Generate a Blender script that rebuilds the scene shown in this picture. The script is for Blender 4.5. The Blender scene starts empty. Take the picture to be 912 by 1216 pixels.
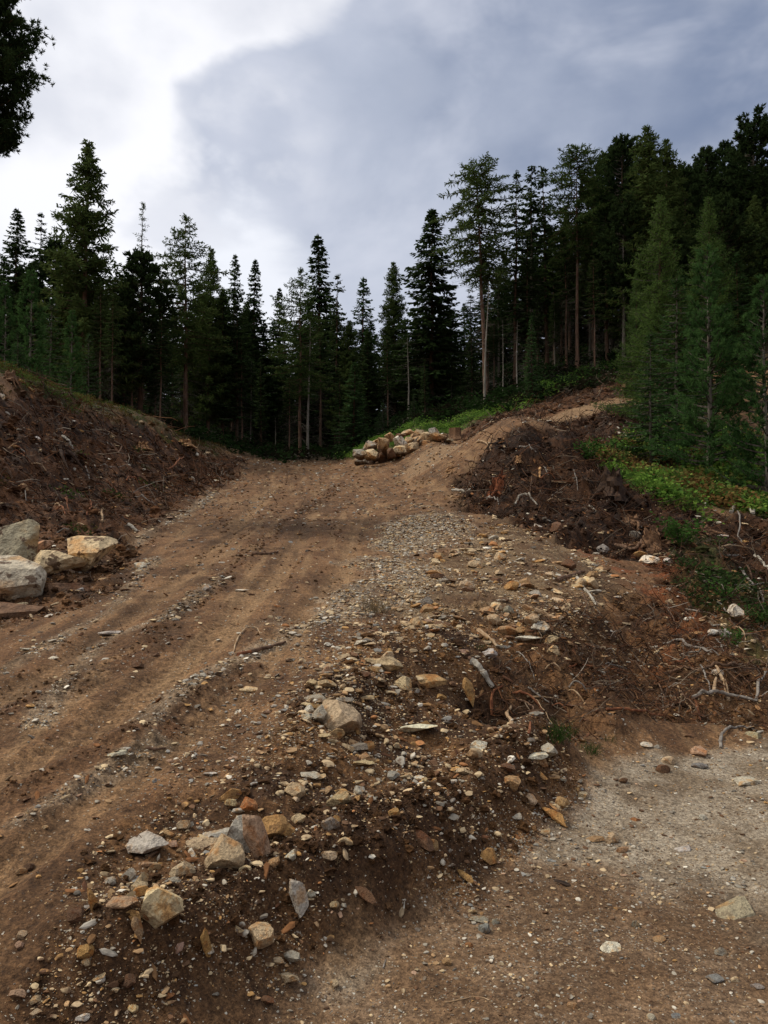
import bpy, math, random
import numpy as np
R_ = math.radians
scn = bpy.context.scene
# ------------------------------------------------------------------ camera, sky, sun, exposure
CAM_H = 1.6; PITCH = R_(2.0); FPX = 918.0
cam = bpy.data.objects.new('camera', bpy.data.cameras.new('camera'))
scn.collection.objects.link(cam); scn.camera = cam
cam.location = (0, 0, CAM_H); cam.rotation_euler = (R_(90) + PITCH, 0, 0)
cam.data.sensor_fit = 'VERTICAL'; cam.data.angle = 2 * math.atan(608 / FPX)
cam.data.clip_start = 0.05; cam.data.clip_end = 3000
SUN_EL, SUN_AZ = 52, -75           # azimuth from +Y towards +X
w = bpy.data.worlds.new('World'); scn.world = w; w.use_nodes = True
scn.view_settings.view_transform = 'Standard'; scn.view_settings.look = 'None'
scn.view_settings.exposure = 0.78; scn.view_settings.gamma = 1.0
sl = bpy.data.lights.new('sun', 'SUN'); sl.energy = 1.5; sl.angle = R_(10); sl.color = (1.0, 0.91, 0.78)
so = bpy.data.objects.new('sun', sl); scn.collection.objects.link(so)
so.rotation_euler = (R_(90 - SUN_EL), 0, R_(-SUN_AZ) + math.pi)
so.location = (0, 0, 60)

class NT:
    """tiny helper for node trees"""
    def __init__(s, tree): s.t = tree; s.n = tree.nodes; s.l = tree.links
    def add(s, typ, **kw):
        nd = s.n.new(typ)
        for k, v in kw.items():
            if k.startswith('i_'):
                key = k[2:]; key = int(key) if key.isdigit() else key.replace('_', ' ')
                s.put(nd.inputs[key], v)
            else: setattr(nd, k, v)
        return nd
    def put(s, sock, v):
        if isinstance(v, bpy.types.NodeSocket): s.l.new(v, sock)
        else: sock.default_value = v
    def math(s, op, a, b=0.0, c=None, clamp=False):
        nd = s.n.new('ShaderNodeMath'); nd.operation = op; nd.use_clamp = clamp
        s.put(nd.inputs[0], a); s.put(nd.inputs[1], b)
        if c is not None: s.put(nd.inputs[2], c)
        return nd.outputs[0]
    def mix(s, f, a, b, bt='MIX'):
        nd = s.n.new('ShaderNodeMix'); nd.data_type = 'RGBA'; nd.blend_type = bt
        s.put(nd.inputs[0], f)
        for k, v in ((6, a), (7, b)):
            s.put(nd.inputs[k], v if isinstance(v, bpy.types.NodeSocket) else (*v, 1) if len(v) == 3 else v)
        return nd.outputs[2]
    def ss(s, v, lo, hi, to0=0.0, to1=1.0):
        nd = s.n.new('ShaderNodeMapRange'); nd.interpolation_type = 'SMOOTHSTEP'
        s.put(nd.inputs[0], v); nd.inputs[1].default_value = lo; nd.inputs[2].default_value = hi
        nd.inputs[3].default_value = to0; nd.inputs[4].default_value = to1
        return nd.outputs[0]
    def noise(s, vec, scale, detail=4, rough=.55, dist=0, out=0):
        nd = s.n.new('ShaderNodeTexNoise')
        if vec is not None: s.l.new(vec, nd.inputs['Vector'])
        nd.inputs['Scale'].default_value = scale; nd.inputs['Detail'].default_value = detail
        nd.inputs['Roughness'].default_value = rough; nd.inputs['Distortion'].default_value = dist
        return nd.outputs[out]
    def vor(s, vec, scale, feature='F1', rnd=1.0):
        nd = s.n.new('ShaderNodeTexVoronoi'); nd.feature = feature
        if vec is not None: s.l.new(vec, nd.inputs['Vector'])
        nd.inputs['Scale'].default_value = scale; nd.inputs['Randomness'].default_value = rnd
        return nd
    def attr(s, name, out='Fac'):
        nd = s.n.new('ShaderNodeAttribute'); nd.attribute_name = name
        return nd.outputs[out]

def build_sky():
    N = NT(w.node_tree); N.n.clear()
    out = N.add('ShaderNodeOutputWorld')
    sky = N.add('ShaderNodeTexSky', sky_type='NISHITA', sun_disc=False, sun_elevation=R_(SUN_EL), sun_rotation=R_(SUN_AZ))
    tc = N.add('ShaderNodeTexCoord'); d = tc.outputs['Generated']
    # clouds are laid out on the direction, flattened towards the horizon like a real cloud deck
    nv = N.add('ShaderNodeVectorMath', operation='MULTIPLY', i_0=d, i_1=(1.0, 1.0, 1.5)).outputs[0]
    sep = N.add('ShaderNodeSeparateXYZ', i_0=d)
    X, Y, Z = sep.outputs
    n1 = N.noise(nv, 4.2, 5, .56, .3)
    n2 = N.noise(nv, 2.0, 4, .5, .2)
    n3 = N.noise(nv, 8.0, 5, .5, .0)
    # west side bright veil, east side grey-blue cloud mass with a lumpy bank edge
    e = N.math('ADD', X, .255)
    top = N.math('MAXIMUM', N.math('SUBTRACT', Z, .50), 0.0)
    e = N.math('SUBTRACT', e, N.math('MULTIPLY', top, 2.4))
    e = N.math('ADD', e, N.math('MULTIPLY', N.math('SUBTRACT', n1, .5), .27))
    dark = N.ss(N.math('ADD', e, N.math('MULTIPLY', N.math('SUBTRACT', n3, .5), .10)), -.015, .05)
    e2 = N.math('ADD', N.math('ADD', X, .02), N.math('MULTIPLY', N.math('SUBTRACT', n2, .5), .9))
    deep = N.ss(N.math('ADD', e2, N.math('MULTIPLY', N.math('SUBTRACT', n3, .5), .5)), -.15, .45)
    brk = N.math('MULTIPLY', N.ss(n2, .52, .68), N.ss(n3, .42, .62))
    hzx = N.math('ABSOLUTE', N.math('ADD', X, N.math('ADD', .06, N.math('MULTIPLY', Z, .33))))
    patch = N.math('MULTIPLY', N.ss(N.math('ADD', hzx, N.math('MULTIPLY', N.math('SUBTRACT', n1, .5), .3)), .10, .0), N.ss(N.math('ADD', Z, N.math('MULTIPLY', N.math('SUBTRACT', n3, .5), .35)), .42, .34))
    white = (.60, .60, .62); lgrey = (.31, .335, .40); dgrey = (.125, .155, .228)
    veil = N.mix(N.ss(N.math('ADD', n2, N.math('MULTIPLY', N.math('SUBTRACT', n3, .5), .4)), .38, .60), (.45, .46, .50), white)
    mass = N.mix(deep, lgrey, dgrey)
    mass = N.mix(N.math('MULTIPLY', N.ss(n1, .38, .66), .60), mass, (.42, .435, .49))
    c = N.mix(dark, veil, mass)
    c = N.mix(N.math('MULTIPLY', N.math('MULTIPLY', brk, dark), .55), c, white)
    c = N.mix(N.math('MULTIPLY', patch, .8), c, (.60, .61, .64))
    hor = N.ss(Z, .45, .18)
    c = N.mix(N.math('MULTIPLY', hor, .25), c, (.44, .455, .50))
    bg1 = N.add('ShaderNodeBackground', i_Color=sky.outputs[0], i_Strength=.1)
    bg2 = N.add('ShaderNodeBackground', i_Color=c, i_Strength=1.0)
    mx = N.add('ShaderNodeMixShader'); mx.inputs[0].default_value = .95
    N.l.new(bg1.outputs[0], mx.inputs[1]); N.l.new(bg2.outputs[0], mx.inputs[2])
    N.l.new(mx.outputs[0], out.inputs[0])
build_sky()

# ------------------------------------------------------------------ numpy helpers
def _h(ix, iy, seed):
    with np.errstate(over='ignore'):
        h = ix.astype(np.int64).astype(np.uint32) * np.uint32(374761393) + iy.astype(np.int64).astype(np.uint32) * np.uint32(668265263) + np.uint32((seed * 2246822519) & 0xffffffff)
        h = (h ^ (h >> np.uint32(13))) * np.uint32(1274126177)
        h ^= h >> np.uint32(16)
        h = h * np.uint32(2246822519); h ^= h >> np.uint32(15)
    return h.astype(np.float64) / 4294967295.0
def vn(x, y, seed=0):
    ix = np.floor(x); iy = np.floor(y); fx = x - ix; fy = y - iy
    fx = fx * fx * (3 - 2 * fx); fy = fy * fy * (3 - 2 * fy)
    a = _h(ix, iy, seed); b = _h(ix + 1, iy, seed); c = _h(ix, iy + 1, seed); d = _h(ix + 1, iy + 1, seed)
    return (a * (1 - fx) + b * fx) * (1 - fy) + (c * (1 - fx) + d * fx) * fy - .5
def fbm(x, y, s, seed=0, octv=4, gain=.5):
    t = np.zeros_like(x); amp = 1.0; f = s
    for k in range(octv):
        ca, sa = math.cos(k * 1.3 + .4), math.sin(k * 1.3 + .4)
        t += amp * vn((x * ca - y * sa) * f + 13.7 * k, (x * sa + y * ca) * f + 7.1 * k, seed + k); amp *= gain; f *= 2.03
    return t
def sstep(x, a, b):
    t = np.clip((x - a) / (b - a), 0, 1); return t * t * (3 - 2 * t)

# ------------------------------------------------------------------ terrain: survey points
# (u, v) is where the survey point was read off the photograph, the third number its distance (Y) or its height (z);
def ray(u, v):
    a = (u - 456) / FPX; b = (608 - v) / FPX
    return a, math.cos(PITCH) - b * math.sin(PITCH), math.sin(PITCH) + b * math.cos(PITCH)
CP = []
def cy(u, v, Y):
    a, f, z = ray(u, v); CP.append((a / f * Y, Y, CAM_H + z / f * Y))
def cz(u, v, z0, k=0.0):                 # surface z = z0 + k*y
    a, f, z = ray(u, v); Y = (z0 - CAM_H) / (z / f - k); CP.append((a / f * Y, Y, z0 + k * Y))
for u, v, z0 in [(600,1216,0),(912,1216,0),(1300,1216,0),(450,1150,0),(912,1050,.0),(700,1050,0),(912,930,.03),(1200,930,.05),(800,920,.04),(700,965,.02),
                 (640,990,.04),(560,1043,.03),(440,1092,.05),(300,1165,.06),(200,1216,.10)]: cz(u, v, z0)
for u, v, z0 in [(0,1216,.22),(100,1120,.30)]: cz(u, v, z0)
for u, v in [(-250,1100),(0,1030),(-300,900),(130,1000),(0,900),(200,900),(0,800),(200,800),(350,800),(100,745),(300,700),(430,700),(220,650),(400,640),(490,640),(200,690),
             (270,600),(450,600),(285,572),(400,572)]: cz(u, v, 0.0, .13)
for q in [(340,550,42),(400,552,40),(350,541,50),(350,530,60),(350,522,75),
          # west bank
          (150,645,12),(215,605,17.5),(262,572,29),(60,650,10.8),(0,655,10.3),(-200,690,8.2),(0,460,17),(-150,428,14.5),(50,470,19),(100,483,22),(200,512,29),(270,543,38),
          (0,560,13.5),(100,560,16.5),(190,560,22.5),(-200,560,11),(0,735,7.5),(130,692,9),(0,474,24),(100,492,32),(200,515,42),(-250,395,24),(-400,330,14),
          # gravel shoulder and the slope below it
          (500,620,13.6),(600,628,14),(520,680,9.4),(600,680,9.8),(700,700,9.6),(640,650,11.8),(560,740,7.3),(650,740,7.6),(750,760,7.8),(850,700,11),(912,700,11.5),
          (850,800,7.05),(912,800,7.2),(912,868,6.15),(800,872,5.95),(750,832,6.3),(650,860,5.6),(600,805,6.35),(500,800,5.85),(500,900,4.6),(600,930,4.6),
          (400,900,4.2),(400,1000,3.55),(500,1000,3.75),(300,1000,3.42),(200,1085,2.85),(300,900,4.15),(1200,700,11),(1200,800,7.5),(1200,870,6.2),
          # root heap
          (620,514,19),(575,545,19),(690,530,19.3),(650,560,17.2),(740,585,17),(560,603,16),(650,630,14.4),(740,628,14.9),(530,566,20),(700,590,16),
          # track up the hill, and the dark slope above it
          (480,560,29),(560,533,32),(640,503,34),(745,474,37),(740,505,29),(705,540,23),(440,552,34),
          (560,507,38),(650,477,42),(740,442,46),(500,506,42),(440,530,42),(620,466,48),(720,430,52),(500,486,60),
          # meadow east
          (720,560,20.5),(850,562,22),(912,603,19.5),(800,603,17.8),(912,642,15),(850,645,14.3),(1100,600,19),(780,530,26),(860,500,30),(912,440,42),(1200,480,30),
          (900,330,62),(700,405,72),(1200,350,60),(200,484,65),(0,466,42),(-300,350,60)]: cy(*q)
for q in [(-45,70,16),
          (-9,3,1.9),(-16,5,5),(-40,10,10),(9,2.5,-.05),(18,3,-.3),(50,8,0),(45,45,15),(0,-3,-.15),(-3,-2,0),(3,-3,-.2),(0,-12,-.9),(-10,-8,0),(10,-8,-1),(-30,-30,0),(30,-30,-4),(0,-80,-8)]: CP.append(q)
CP = np.array(CP, float)
WS = 3.0
wx = lambda x: np.arcsinh(x / WS)
CX, CY = wx(CP[:, 0]), wx(CP[:, 1])
def _tps(r2): return r2 * np.log(r2 + 1e-9)
def _solve():
    n = len(CP); K = _tps((CX[:, None] - CX) ** 2 + (CY[:, None] - CY) ** 2) + np.eye(n) * 2e-4
    P = np.c_[np.ones(n), CX, CY]
    A = np.block([[K, P], [P.T, np.zeros((3, 3))]])
    z = np.arcsinh((CP[:, 2] - .13 * CP[:, 1]) / 1.0)
    s = np.linalg.solve(A, np.r_[z, 0, 0, 0]); return s[:n], s[n:]
TW, TA = _solve()
def H0(x, y):
    x = np.atleast_1d(np.asarray(x, float)); y = np.atleast_1d(np.asarray(y, float))
    sh = x.shape; x = x.ravel(); y = y.ravel(); out = np.empty(len(x))
    r = np.hypot(x, y) + 1e-6; k = np.minimum(1, 76 / r); x = x * k; y = y * k; over = np.maximum(r - 76, 0) * .16
    for i in range(0, len(x), 60000):
        a = wx(x[i:i + 60000]); b = wx(y[i:i + 60000])
        r2 = (a[:, None] - CX) ** 2 + (b[:, None] - CY) ** 2
        out[i:i + 60000] = np.sinh(_tps(r2) @ TW + TA[0] + TA[1] * a + TA[2] * b) + .13 * y[i:i + 60000]
    return (out + over).reshape(sh)
def march(u, v, H, y0=1.0, y1=110.0):
    a, f, z = ray(u, v); Y = np.exp(np.linspace(math.log(y0), math.log(y1), 1400))
    g = H(a / f * Y, Y) - (CAM_H + z / f * Y)
    i = np.argmax(g > 0)
    if g[i] <= 0: return None
    if i: t = g[i - 1] / (g[i - 1] - g[i]); yy = Y[i - 1] + t * (Y[i] - Y[i - 1])
    else: yy = Y[0]
    return a / f * yy, yy
def poly(pts):                       # photo outline -> ground polygon
    r = []
    for p in pts:
        if len(p) == 3: a, f, z = ray(p[0], p[1]); r.append((a / f * p[2], p[2]))
        else:
            q = march(p[0], p[1], H0)
            if q: r.append(q)
    return np.array(r)
def sdf(P, x, y):                    # positive inside
    d = np.full(x.shape, 1e9); ins = np.zeros(x.shape, bool); n = len(P)
    for i in range(n):
        ax, ay = P[i]; bx, by = P[(i + 1) % n]
        ex, ey = bx - ax, by - ay; px, py = x - ax, y - ay
        t = np.clip((px * ex + py * ey) / (ex * ex + ey * ey + 1e-12), 0, 1)
        d = np.minimum(d, (px - t * ex) ** 2 + (py - t * ey) ** 2)
        if ay != by:
            c = ((ay > y) != (by > y)) & (x < ex * (y - ay) / (by - ay) + ax); ins ^= c
    return np.where(ins, 1, -1) * np.sqrt(d)
def pline(P, x, y):                  # distance to a polyline
    d = np.full(x.shape, 1e9)
    for i in range(len(P) - 1):
        ax, ay = P[i]; bx, by = P[i + 1]; ex, ey = bx - ax, by - ay; px, py = x - ax, y - ay
        t = np.clip((px * ex + py * ey) / (ex * ex + ey * ey), 0, 1)
        d = np.minimum(d, (px - t * ex) ** 2 + (py - t * ey) ** 2)
    return np.sqrt(d)
POLY = {k: poly(v) for k, v in {
    'bank': [(-400,330,14),(-150,400,14.5),(0,440,17),(100,468,22),(200,505,29),(270,541,38),(292,550,40),(264,576),(228,592),(185,622),(155,645),(60,650),(0,660),(-300,720)],
    'pocket': [(-200,640),(40,640),(160,650),(150,690),(110,715),(0,745),(-200,780)],
    'heap': [(528,566),(560,545,19.2),(620,512,19.4),(700,530,19.8),(745,478,36.5),(765,480,36),(775,530,25),(745,578),(800,603),(1100,610),(1250,840),(960,862),(850,862),(770,852),(690,868),(640,880),(575,835),
             (560,790),(640,745),(700,720),(790,700),(760,668),(700,655),(640,634),(558,606)],
    'rust': [(690,655),(740,690),(790,720),(800,760),(760,790),(830,745),(900,720),(820,680),(760,655)],
    'mix': [(560,760),(650,700),(790,690),(900,700),(1000,760),(1000,850),(870,860),(770,852),(690,868),(640,880),(585,835)],
    'gravel': [(505,604),(560,610),(585,625),(555,648),(508,668),(472,705),(445,745),(375,745),(425,665),(462,625)],
    'scree': [(560,608),(640,622),(700,648),(745,690),(720,745),(640,770),(560,735),(470,735),(472,705),(508,668),(555,648),(585,625)],
    'track': [(470,585,25),(480,552,31),(540,535,33),(640,503,35.2),(700,488,36.8),(760,471,38.5),(800,460,41),(810,470,38),(760,484,34.5),(700,500,32.8),(640,516,31),(590,533,28.5),(560,560,24)],
    'mound': [(250,930),(360,840),(420,760),(560,715),(640,745),(570,800),(650,900),(690,930),(640,985),(560,1043),(440,1090),(300,1160),(120,1216),(60,1180),(150,1010)],
    'hill': [(530,522,33.5),(560,506,38.5),(650,476,43),(740,438,48),(800,430,50),(830,450,44),(790,470,38.5),(745,472,38.2),(700,484,36.6),(640,500,35),(560,526,33)],
    'heap2': [(590,525,24),(600,512,30),(640,506,33),(745,478,36),(790,484,36),(790,520,28),(720,545,22),(650,535,20.5)],
    'green1': [(440,535,38),(500,505,38.5),(560,506,38.7),(650,474,43.2),(740,436,48.5),(800,425,51),(790,418,54),(700,436,50.5),(620,466,47),(540,492,43.5),(440,512,46),(400,528,46)],
    'green2': [(700,545,23),(740,530,25),(775,500,31),(900,520,27),(1200,480,30),(1200,620,17),(912,612),(840,604),(780,598),(745,580)],
    'green3': [(-260,372,19),(-60,425,18.2),(30,448,18),(60,452,19.5),(200,503,28.5),(262,538,36),(262,525,45),(200,485,45),(100,450,35),(20,425,26),(-260,360,34)],
    'green4': [(800,640),(840,630),(860,660),(960,680),(1100,700),(1100,760),(900,775),(850,740),(800,690)],
    'lower': [(330,1216),(430,1140),(470,1095),(560,1050),(640,992),(700,935),(800,893),(912,880),(1400,880),(1500,1300),(500,1400)],
}.items()}
def T(pts): return poly(pts)
WIND = [T(p) for p in ([(0,800),(60,765),(130,725),(160,690),(185,662)], [(40,860),(120,760),(200,735),(245,700),(262,690)], [(165,860),(235,810),(300,775),(380,735),(430,690)],
                       [(150,655),(200,620),(258,585)], [(20,980),(120,920),(190,880)])]
CLOD = [T(p) for p in ([(-40,860),(60,830),(140,790),(200,760)], [(160,770),(260,690),(340,620),(400,575)], [(150,890),(220,845),(300,790)], [(0,745),(80,722),(140,695)], [(-20,960),(80,900),(200,850)])]
RUT = [T(p) for p in ([(-100,870),(60,800),(180,715),(270,640),(325,575)], [(-60,960),(100,870),(240,770),(340,670),(385,575)], [(-20,1060),(140,930),(280,820),(400,690),(440,600)],
                      [(560,600,16),(470,575,26),(560,543,30),(690,497,35)], [(912,990),(800,1060),(680,1216)])]
SMOOTHC = T([(350,590),(420,600),(520,590,17.5)])

def zones(x, y):
    far = np.clip(np.hypot(x, y), 2, 80)
    wob = fbm(x, y, .9, 5, 4) * (.10 + .022 * far) + fbm(x, y, 5, 9, 3) * .12
    z = {}
    for k, P in POLY.items():
        s = sdf(P, x, y) + wob
        bl = .010 * far + .05
        z[k] = sstep(s, -bl, bl)
    z['heap'] = np.maximum(z['heap'], z.pop('heap2'))
    sg = sdf(POLY['gravel'], x, y) + fbm(x, y, 1.1, 15, 4) * .9 + fbm(x, y, 5, 16, 3) * .35
    z['gravel'] = sstep(sg, -.35, .45) * .9
    for k in ('heap', 'hill', 'green1', 'bank'): z[k] = z[k] * (1 - z['track'])
    z['wind'] = sum(sstep(pline(P, x, y) + wob * .35, .05 + .012 * far, .0) for P in WIND).clip(0, 1)
    z['clod'] = sum(sstep(pline(P, x, y) + wob * .4, .08 + .014 * far, .0) for P in CLOD).clip(0, 1)
    dr = np.min([pline(P, x, y) for P in RUT], axis=0)
    z['rut'] = sstep(dr + wob * .15, .13 + .008 * far, .05)
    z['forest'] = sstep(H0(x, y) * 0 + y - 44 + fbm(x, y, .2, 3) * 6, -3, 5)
    off = np.maximum.reduce([z['bank'], z['pocket'], z['heap'], z['gravel'], z['scree'], z['mound'], z['hill'], z['green1'], z['green2'], z['green3'], z['green4'], z['lower'], z['forest']])
    z['road'] = 1 - off
    return z
PIT = march(600, 832, H0)
BERM = poly([(150,1120),(290,1100),(410,1048),(520,990),(600,930),(640,890)]); BERM2 = poly([(290,960),(370,860),(440,800),(520,760)])
def detail(x, y, z):
    r = np.hypot(x, y)
    n_f = fbm(x, y, 30, 21, 3)               # centimetres
    n_m = fbm(x, y, 7, 31, 4, .45)           # decimetres
    n_l = fbm(x, y, 1.6, 41, 3)              # metre scale lumps
    bil = np.abs(fbm(x, y, 11, 51, 3, .5))
    rough = np.maximum.reduce([z['bank'], z['heap'], z['hill'], z['pocket'] * .6]) * (1 - .5 * z['mix'])
    d = z['road'] * (n_m * (.010 + .0012 * np.clip(y, 0, 40)) + n_f * .008 + bil * .012 - .035 * z['rut'] + .012 * n_l)
    tread = np.tanh(4 * np.sin(y * 2 * math.pi / .11 + 3 * np.sin(x * 7))) * z['rut'] * sstep(fbm(x, y, 1.2, 905, 3), -.25, .15)
    d += z['road'] * .006 * tread
    d += z['lower'] * (n_m * .009 + n_f * .004)
    d += np.maximum(z['gravel'], z['scree']) * (n_m * .03 + n_f * .012 + n_l * .03)
    d += z['mound'] * (n_m * .040 + bil * .022 + n_f * .010 + n_l * .07)
    d += rough * (n_l * .30 + n_m * .075 + bil * .05 + n_f * .02)
    d += z['heap'] * (n_l * .22 + bil * .06 - .14)
    d += z['clod'] * (n_m * .03 + bil * .025 + .012)
    d += z['wind'] * (.012 + n_f * .012)
    g = np.maximum.reduce([z['green1'], z['green2'], z['green3'], z['forest'], z['green4']])
    d += g * (n_l * .18 + n_m * .06)
    wv = fbm(x, y, 3.1, 77, 3) * .10
    d += .20 * np.exp(-((pline(BERM, x, y) + wv) / .21) ** 2) * (1 - z['lower']) + .11 * np.exp(-((pline(BERM2, x, y) + wv) / .26) ** 2)
    d -= .30 * np.exp(-((x - PIT[0]) ** 2 / .30 + (y - PIT[1]) ** 2 / .14))
    return d
def H(x, y):
    x = np.atleast_1d(np.asarray(x, float)); y = np.atleast_1d(np.asarray(y, float))
    return H0(x, y) + detail(x, y, zones(x, y))

def new_mesh(name, V, F, n=None, smooth=False, attrs=None, cols=None):
    """V (N,3); F list of (M,k) arrays"""
    me = bpy.data.meshes.new(name)
    if not isinstance(F, list): F = [F]
    F = [np.asarray(f, np.int32) for f in F if len(f)]
    loops = np.concatenate([f.ravel() for f in F]); sizes = np.concatenate([np.full(len(f), f.shape[1], np.int32) for f in F])
    me.vertices.add(len(V)); me.vertices.foreach_set('co', np.asarray(V, np.float32).ravel())
    me.loops.add(len(loops)); me.loops.foreach_set('vertex_index', loops)
    me.polygons.add(len(sizes)); st = np.zeros(len(sizes), np.int32); st[1:] = np.cumsum(sizes)[:-1]
    me.polygons.foreach_set('loop_start', st)
    if smooth: me.polygons.foreach_set('use_smooth', np.ones(len(sizes), bool))
    else: me.polygons.foreach_set('use_smooth', np.zeros(len(sizes), bool))
    for k, a in (attrs or {}).items():
        at = me.attributes.new(k, 'FLOAT', 'POINT'); at.data.foreach_set('value', np.asarray(a, np.float32))
    for k, a in (cols or {}).items():
        at = me.attributes.new(k, 'FLOAT_COLOR', 'POINT')
        c = np.ones((len(V), 4), np.float32); c[:, :3] = a; at.data.foreach_set('color', c.ravel())
    me.update(calc_edges=True)
    return me
def link(name, me, mat=None, parent=None):
    o = bpy.data.objects.new(name, me); scn.collection.objects.link(o)
    if mat is not None and me is not None: me.materials.append(mat)
    if parent is not None: o.parent = parent
    return o
def tag(o, label=None, cat=None, group=None, kind=None):
    for k, v in (('label', label), ('category', cat), ('group', group), ('kind', kind)):
        if v: o[k] = v
    return o
def principled(name, rough=.9, spec=.3):
    m = bpy.data.materials.new(name); m.use_nodes = True; N = NT(m.node_tree); N.n.clear()
    o = N.add('ShaderNodeOutputMaterial'); b = N.add('ShaderNodeBsdfPrincipled')
    b.inputs['Roughness'].default_value = rough; b.inputs['Specular IOR Level'].default_value = spec
    N.l.new(b.outputs[0], o.inputs[0])
    return m, N, b

# ------------------------------------------------------------------ ground
def mixc(c, col, f):
    col = np.asarray(col, float); f = np.asarray(f)[:, None]
    return c * (1 - f) + col * f
def soil_colour(x, y, z):
    """base colour of the ground itself by zone, and how gravelly it is"""
    nL = fbm(x, y, .7, 61, 5, .6); nM = fbm(x, y, 4, 71, 5, .6); nD = fbm(x, y, 16, 81, 3, .6); nW = fbm(x, y, 1.4, 91, 5, .65)
    rmp = lambda a, b, t: np.asarray(a)[None] * (1 - t[:, None]) + np.asarray(b)[None] * t[:, None]
    t = sstep(nM + .35 * nD, -.4, .45)
    c = rmp((.095, .051, .025), (.195, .114, .058), t)
    c = mixc(c, (.165, .088, .042), sstep(nL, -.15, .3) * .5)
    c = mixc(c, (.25, .162, .088), z['rut'] * .45)
    c = mixc(c, (.075, .042, .022), .45 * z['rut'] * z['road'] * sstep(np.sin(y * 2 * math.pi / .11 + 3 * np.sin(x * 7)), .1, -.6) * sstep(fbm(x, y, 1.2, 905, 3), -.25, .15))
    xc = -1.9 - .0022 * np.clip(y - 10, 0, 40) ** 2
    sx, sy = (x - xc + .25 * vn(x * .7, y * .25, 5)), y
    stk = fbm(sx * 5.5, sy * .45, 1, 881, 4, .6)
    c = mixc(c, (.075, .042, .021), sstep(stk, .10, .5) * .7); c = mixc(c, (.27, .18, .10), sstep(stk, -.15, -.5) * .5)
    dark = rmp((.026, .014, .008), (.095, .045, .021), t)
    dark = mixc(dark, (.135, .064, .028), sstep(nD + nL * .8, .05, .5) * .55)
    grey = rmp((.18, .14, .095), (.31, .26, .195), t)
    moun = rmp((.050, .026, .012), (.165, .088, .038), t)
    low = rmp((.18, .138, .092), (.31, .265, .20), sstep(nM, -.4, .5))
    low = mixc(low, (.15, .086, .042), sstep(nL + .3 * nW + .35 * sstep(.40 - x / np.maximum(y, .5), -.10, .14) - .12, -.05, .34) * .8)
    green = rmp((.045, .065, .018), (.075, .055, .025), t)
    rough = np.maximum.reduce([z['bank'], z['heap'], z['hill']])
    scr = rmp((.10, .060, .032), (.19, .135, .08), t)
    c = mixc(c, low, z['lower']); c = mixc(c, scr, z['scree']); c = mixc(c, grey, z['gravel'] * sstep(nM + nD, -.5, .2).clip(.35, 1)); c = mixc(c, moun, z['mound'] * (1 - z['scree'] * .7)); c = mixc(c, (.24, .165, .10), z['track'] * .7)
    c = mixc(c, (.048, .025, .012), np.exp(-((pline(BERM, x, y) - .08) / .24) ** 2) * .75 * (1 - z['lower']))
    c = mixc(c, dark * .45 + moun * .55, z['pocket'])
    c = mixc(c, dark, rough * (1 - .45 * z['mix'])); c = mixc(c, moun, z['mix'] * .4)
    c = c * (1 - .42 * z['heap'] * (1 - z['mix']) * (1 - z['rust']))[:, None]
    c = mixc(c, (.15, .048, .016), z['rust'] * sstep(nM, -.2, .3) * .85)
    c = mixc(c, dark, z['clod'] * .8 * sstep(nM, -.3, .2)); c = mixc(c, grey, z['wind'] * .5)
    c = mixc(c, (.055, .030, .014), sstep(nW, .14, .45) * .45 * (1 - rough))
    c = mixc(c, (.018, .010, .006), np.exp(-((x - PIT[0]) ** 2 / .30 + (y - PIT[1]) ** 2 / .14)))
    for k in ('green1', 'green2', 'green3'): c = mixc(c, green if k != 'green3' else green * .5 + dark * .5, z[k])
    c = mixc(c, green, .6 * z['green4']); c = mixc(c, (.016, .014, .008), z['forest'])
    c = c * (1 + (1 - .75 * z['lower'] - .6 * z['gravel']).clip(0, 1)[:, None] * np.array([.03, -.01, -.10]))
    g = (.16 + .50 * z['gravel'] + .38 * z['lower'] + .45 * z['wind'] + .05 * z['mound']) * (1 - .8 * rough) * sstep(nM, -.35, .3).clip(.3, 1) * 1.2
    for k in ('forest', 'green1', 'green2', 'green3'): g = g * (1 - z[k])
    return c, g
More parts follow.
